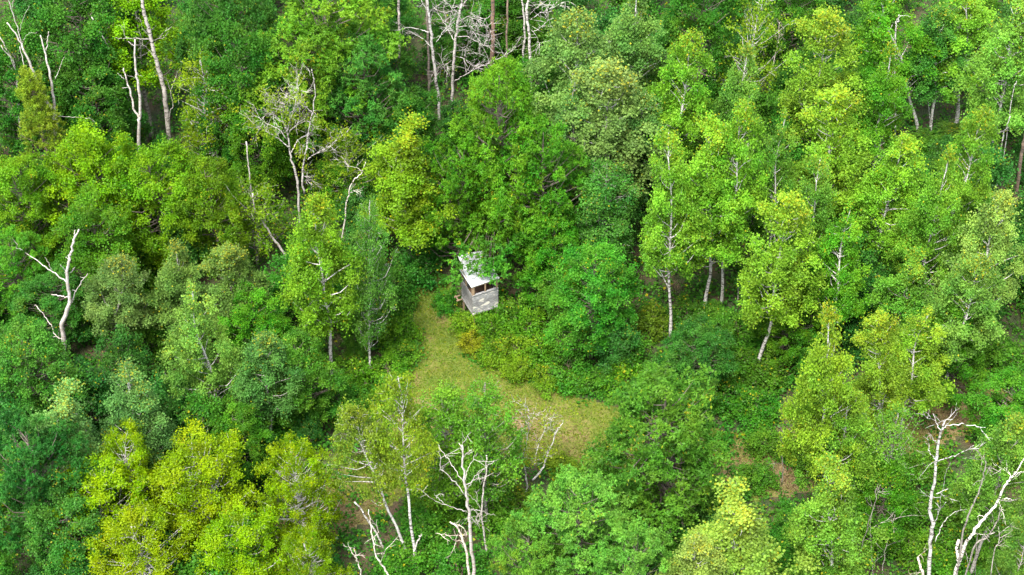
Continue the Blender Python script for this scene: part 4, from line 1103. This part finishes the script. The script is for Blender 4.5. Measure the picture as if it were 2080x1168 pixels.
# ------------------------------------------------------------------ shrubs edging the path (each placed by its top)
SHRUBS = [
 (945, 645, 1.6, 70, (0.094, 0.200, 0.010), 'yellow-green shrub directly below the cabin front'),
 (958, 675, 1.3, 60, (0.15, 0.19, 0.010), 'small yellowest shrub below the cabin beside the path'),
 (1000, 640, 2.0, 80, S_GREEN, 'green shrub under the right leg of the cabin'),
 (1040, 610, 2.4, 90, (0.058, 0.165, 0.011), 'tall green shrub right of the cabin wall'),
 (1080, 640, 2.2, 100, S_GREEN, 'round green shrub between the cabin and the dense green maple'),
 (1010, 690, 1.7, 80, (0.085, 0.185, 0.010), 'light green shrub at the bend of the path'),
 (1050, 690, 1.8, 90, (0.1, 0.19, 0.010), 'olive-green shrub in the thicket below the cabin'),
 (1100, 690, 2.0, 95, S_GREEN, 'green shrub in the middle of the thicket below the cabin'),
 (1060, 735, 1.3, 70, (0.105, 0.2, 0.010), 'low shrub on the upper verge of the path'),
 (1115, 745, 1.3, 80, (0.086, 0.180, 0.010), 'yellowish low shrub on the verge left of the maple foot'),
 (1160, 720, 1.9, 100, (0.047, 0.165, 0.014), 'green shrub at the foot of the dense green maple'),
 (1165, 757, 1.0, 70, S_GREEN, 'low shrub on the verge under the dense green maple'),
 (1220, 758, 1.4, 90, (0.043, 0.160, 0.011), 'green verge shrub right of the dense green maple foot'),
 (1270, 745, 2.0, 110, S_GREEN, 'wide green shrub above the right end of the grassy path'),
 (1280, 690, 2.4, 100, (0.039, 0.145, 0.011), 'shaded shrub beneath the exposed white aspen trunk'),
 (1325, 622, 2.2, 80, (0.085, 0.16, 0.012), 'yellow-flecked shrub behind the exposed white aspen trunk'),
 (1350, 760, 2.0, 110, (0.039, 0.150, 0.013), 'green shrub just above the widest oak'),
 (1480, 780, 1.8, 110, (0.035, 0.140, 0.011), 'dark shrub between the small blue-green maple and the track'),
 (1555, 880, 1.5, 90, (0.06, 0.165, 0.012), 'green shrub on the left rim of the brown track patch'),
 (1650, 900, 1.6, 100, (0.07, 0.17, 0.012), 'green shrub on the right rim of the brown track patch'),
 (1530, 950, 1.5, 90, (0.05, 0.155, 0.012), 'green shrub between the widest oak and the brown track patch'),
 (1395, 612, 2.0, 90, (0.045, 0.14, 0.012), 'dark shrub between the exposed white trunk and the pair of trunks'),
 (1500, 640, 2.0, 100, (0.045, 0.145, 0.012), 'dark shrub right of the pair of white trunks'),
 (1445, 625, 1.2, 80, (0.05, 0.15, 0.012), 'low shrub at the feet of the pair of white trunks'),
 (1880, 270, 1.2, 110, (0.045, 0.14, 0.012), 'low shrub under the gap with pale trunks at upper right'),
 (1930, 262, 1.2, 100, (0.06, 0.14, 0.012), 'low olive shrub right of the gap trunks at upper right'),
 (1850, 1020, 1.9, 120, (0.05, 0.15, 0.011), 'green shrub just left of the tallest white snag'),
 (1930, 1010, 1.8, 110, (0.055, 0.155, 0.011), 'green shrub just right of the tallest white snag'),
 (1860, 1095, 1.8, 120, (0.06, 0.165, 0.011), 'green shrub at the foot of the tallest white snag'),
 (1965, 1075, 1.7, 110, (0.045, 0.14, 0.011), 'dark green shrub in the fork between the two white snags'),
 (2020, 1090, 1.8, 120, (0.05, 0.15, 0.011), 'green shrub under the leaning white snag'),
 (1920, 1120, 1.6, 110, (0.05, 0.16, 0.010), 'low green shrub at the bottom edge between the two white snags'),
 (1890, 930, 1.4, 110, (0.065, 0.165, 0.011), 'green shrub behind the top of the tallest white snag'),
 (1820, 940, 1.6, 110, (0.05, 0.155, 0.011), 'green shrub below the right yellow-topped aspen'),
 (1495, 715, 1.8, 110, (0.045, 0.145, 0.011), 'green shrub left of the bare slanting aspen foot'),
 (1560, 735, 1.6, 100, (0.055, 0.15, 0.011), 'green shrub right of the bare slanting aspen foot'),
 (2030, 700, 1.8, 120, (0.05, 0.15, 0.011), 'green shrub just above the brown track on the right'),
 (1540, 800, 1.8, 100, (0.039, 0.155, 0.011), 'green shrub above the right tip of the widest oak'),
 (800, 560, 2.2, 100, M_DARK, 'dark shrub at the head of the path left of the cabin'),
 (850, 500, 2.6, 110, (0.031, 0.130, 0.014), 'dark green shrub where the path vanishes into the wood'),
 (800, 650, 1.8, 90, S_GREEN, 'green shrub on the left verge opposite the cabin'),
 (815, 700, 1.3, 80, (0.058, 0.170, 0.011), 'low green shrub on the left verge below the columnar birch'),
 (790, 730, 1.4, 90, S_GREEN, 'green shrub at the foot of the columnar birch'),
 (715, 735, 1.9, 100, S_GREEN, 'green shrub between the two pale stems left of the path'),
 (640, 770, 2.0, 110, (0.043, 0.170, 0.010), 'fresh green shrub right of the small maple at lower left'),
 (590, 830, 2.0, 120, (0.043, 0.170, 0.010), 'bright green shrub above the right-hand golden birch'),
 (545, 800, 2.4, 120, (0.039, 0.150, 0.020), 'blue-green shrub left of the bright green shrub'),
 (905, 590, 1.5, 60, (0.039, 0.155, 0.012), 'small green shrub at the left wall of the cabin'),
 (1240, 640, 2.2, 110, (0.039, 0.150, 0.018), 'green shrub on the right flank of the dense green maple'),
 (760, 800, 1.2, 80, S_GREEN, 'low green shrub behind the top of the leaning birch'),
 (900, 990, 1.8, 110, (0.058, 0.175, 0.011), 'green shrub behind the white many-limbed dead birch'),
 (1000, 1010, 1.8, 120, (0.055, 0.165, 0.011), 'green shrub right of the grey dead pole'),
 (860, 1060, 1.8, 120, (0.039, 0.155, 0.011), 'green shrub at the foot of the leaning birch'),
 (1060, 1000, 1.5, 100, (0.078, 0.170, 0.011), 'yellowish shrub at the foot of the sparse dying birch'),
 (930, 1130, 2.0, 130, (0.031, 0.140, 0.011), 'dark green shrub at the bottom edge around the dead birch foot'),
 (820, 1120, 1.8, 120, (0.039, 0.150, 0.010), 'dark green shrub at the bottom edge below the leaning birch'),
 (1140, 930, 1.1, 80, (0.109, 0.200, 0.011), 'low yellow-green shrub right of the sparse dying birch'),
 (870, 1000, 1.4, 100, (0.086, 0.190, 0.011), 'light green shrub on the lower verge under the left narrow birch'),
 (960, 970, 1.4, 90, (0.070, 0.180, 0.011), 'light green shrub under the right narrow birch'),
]
for i, (px, py, h, w, col, lab) in enumerate(SHRUBS):
    plant('shrub', px, py, h, w, col, lab, 'shrub', cat='shrub', group='shrubs along the path', variant=i, bark=BROWN)

# ------------------------------------------------------------------ saplings filling the gaps under the tall trees, each described by its nearest landmark
VISIBLE_PATH = [np.array([(866, 535), (925, 600), (930, 680), (950, 715), (1010, 755), (1100, 785), (1270, 832), (1240, 900), (1100, 930), (850, 930), (820, 860), (830, 760), (850, 700), (838, 580)], float),
                np.array([(1530, 900), (1700, 880), (1700, 990), (1530, 1000)], float), np.array([(1850, 790), (2080, 750), (2080, 830), (1880, 900)], float), np.array([(620, 1010), (760, 940), (780, 1060), (640, 1110)], float)]
KEEP_CLEAR = [(905, 500, 1045, 650), (1330, 420, 1390, 700), (1420, 490, 1480, 640), (60, 460, 185, 720), (880, 890, 1010, 1168), (1860, 60, 1990, 260), (480, 280, 660, 430), (700, 930, 860, 1150), (500, 380, 600, 520),
              (840, 0, 1130, 210), (1720, 990, 1880, 1110), (1850, 150, 2000, 290), (235, 75, 350, 280), (1880, 850, 2080, 1168), (1050, 830, 1160, 990), (0, 40, 140, 290)]
g = np.random.default_rng(77)
placed = []
used_labels = set()
tries = 0
COLS = [((0.030, 0.125, 0.018), 'dark green'), ((0.039, 0.150, 0.013), 'green'), ((0.058, 0.165, 0.014), 'mid-green'), ((0.033, 0.12, 0.017), 'deep green')]
while len(placed) < 200 and tries < 9000:
    tries += 1
    b = np.array([g.uniform(-35, 35), g.uniform(-30, 28), 0.0])
    h = g.uniform(2.5, 6.5)
    w = h * g.uniform(.5, .75)
    if inside(b[None, :2], PATH_W)[0] or edge_dist(b[None, :2], PATH_W)[0] < .5 + w * .4: continue
    if any(math.hypot(b[0] - x, b[1] - y) < .9 for x, y, r in BASES): continue
    if any(math.hypot(b[0] - x, b[1] - y) < 2.3 for x, y in placed): continue
    pts = np.array([b + np.array([dx * w * .5, 0, z * h]) for dx in (-1, 0, 1) for z in (.15, .5, .8, 1.0)])
    pp = proj(pts)
    if pp[:, 0].max() < -20 or pp[:, 0].min() > 2100 or pp[:, 1].max() < 0 or pp[:, 1].min() > 1168: continue
    if any(inside(pp, v).any() for v in VISIBLE_PATH): continue
    if any(((pp[:, 0] > x0) & (pp[:, 0] < x1) & (pp[:, 1] > y0) & (pp[:, 1] < y1)).any() for x0, y0, x1, y1 in KEEP_CLEAR): continue
    mid = proj(b + np.array([0, 0, h * .6]))[0]
    col, cname = COLS[int(g.integers(len(COLS)))]
    order = sorted(ANCHORS, key=lambda a: np.hypot(*(a[0] - mid)))
    size = 'low' if h < 3.6 else ('tall' if h > 5.2 else 'middling')
    lab = None
    for p, phrase in order[:9]:
        d = mid - p
        rel = ('right of' if d[0] > 0 else 'left of') if abs(d[0]) > abs(d[1]) else ('below' if d[1] > 0 else 'above')
        cand = f'{size} {cname} sapling in the shade {rel} the {phrase}'
        if cand not in used_labels and len(cand.split()) <= 16:
            lab = cand; break
    if lab is None: continue
    used_labels.add(lab)
    placed.append((b[0], b[1]))
    top = proj(b + np.array([0, 0, h]))[0]
    plant('sapling', top[0], top[1], h, w * F_PX / np.linalg.norm(b - CAM), col, lab, 'sapling', cat='sapling', group='saplings under the tall trees', bark=DARKB)

# ------------------------------------------------------------------ undergrowth carpet
g = np.random.default_rng(88)
nC = 24000
c = np.column_stack([g.uniform(-40, 40, nC), g.uniform(-34, 34, nC)])
ed = edge_dist(c, PATH_W); ins = inside(c, PATH_W)
c = c[(~ins & (ed > .15)) | (ins & (ed < .5) & (g.random(nC) < .3)) | (ins & (((c[:, 0] > 8) & (c[:, 0] < 20)) | (c[:, 0] < -6.5)) & (g.random(nC) < .75)) | (ins & (c[:, 0] >= 20) & (g.random(nC) < .25))]
patch = .5 + .5 * np.sin(c[:, 0] * .8 + 1.7 * np.sin(c[:, 1] * .5)) * np.cos(c[:, 1] * .9 + np.sin(c[:, 0] * .6))
c = c[g.random(len(c)) < .5 + .5 * patch]
patch = .5 + .5 * np.sin(c[:, 0] * .8 + 1.7 * np.sin(c[:, 1] * .5)) * np.cos(c[:, 1] * .9 + np.sin(c[:, 0] * .6))
k = 14
n = len(c)
hh = (.2 + .8 * patch * g.random(n))
hh *= np.clip(edge_dist(c, PATH_W) / 1.2, .3, 1)
P = np.repeat(np.column_stack([c, hh]), k, 0) + g.normal(0, .2, (n * k, 3)) * np.array([1, 1, .6])
P[:, 2] = np.maximum(P[:, 2], .03)
D = g.normal(0, 1, P.shape) * np.array([1, 1, .3])
Nn = unit(np.array([0, 0, 1.]) + g.normal(0, .4, P.shape))
L = g.uniform(.13, .25, len(P))
T = np.clip(np.repeat(g.random(n), k) * .6 + g.random(n * k) * .4, 0, 1)
U = (g.random(n * k) < .04) * g.uniform(.3, 1, n * k)
under = link('undergrowth', leaf_mesh('undergrowth', P, D, Nn, L, L * .75, T, U, LEAF), color=(0.039, 0.145, 0.013))
tag(under, 'low leafy ground cover carpeting the forest floor', 'undergrowth', kind='stuff')
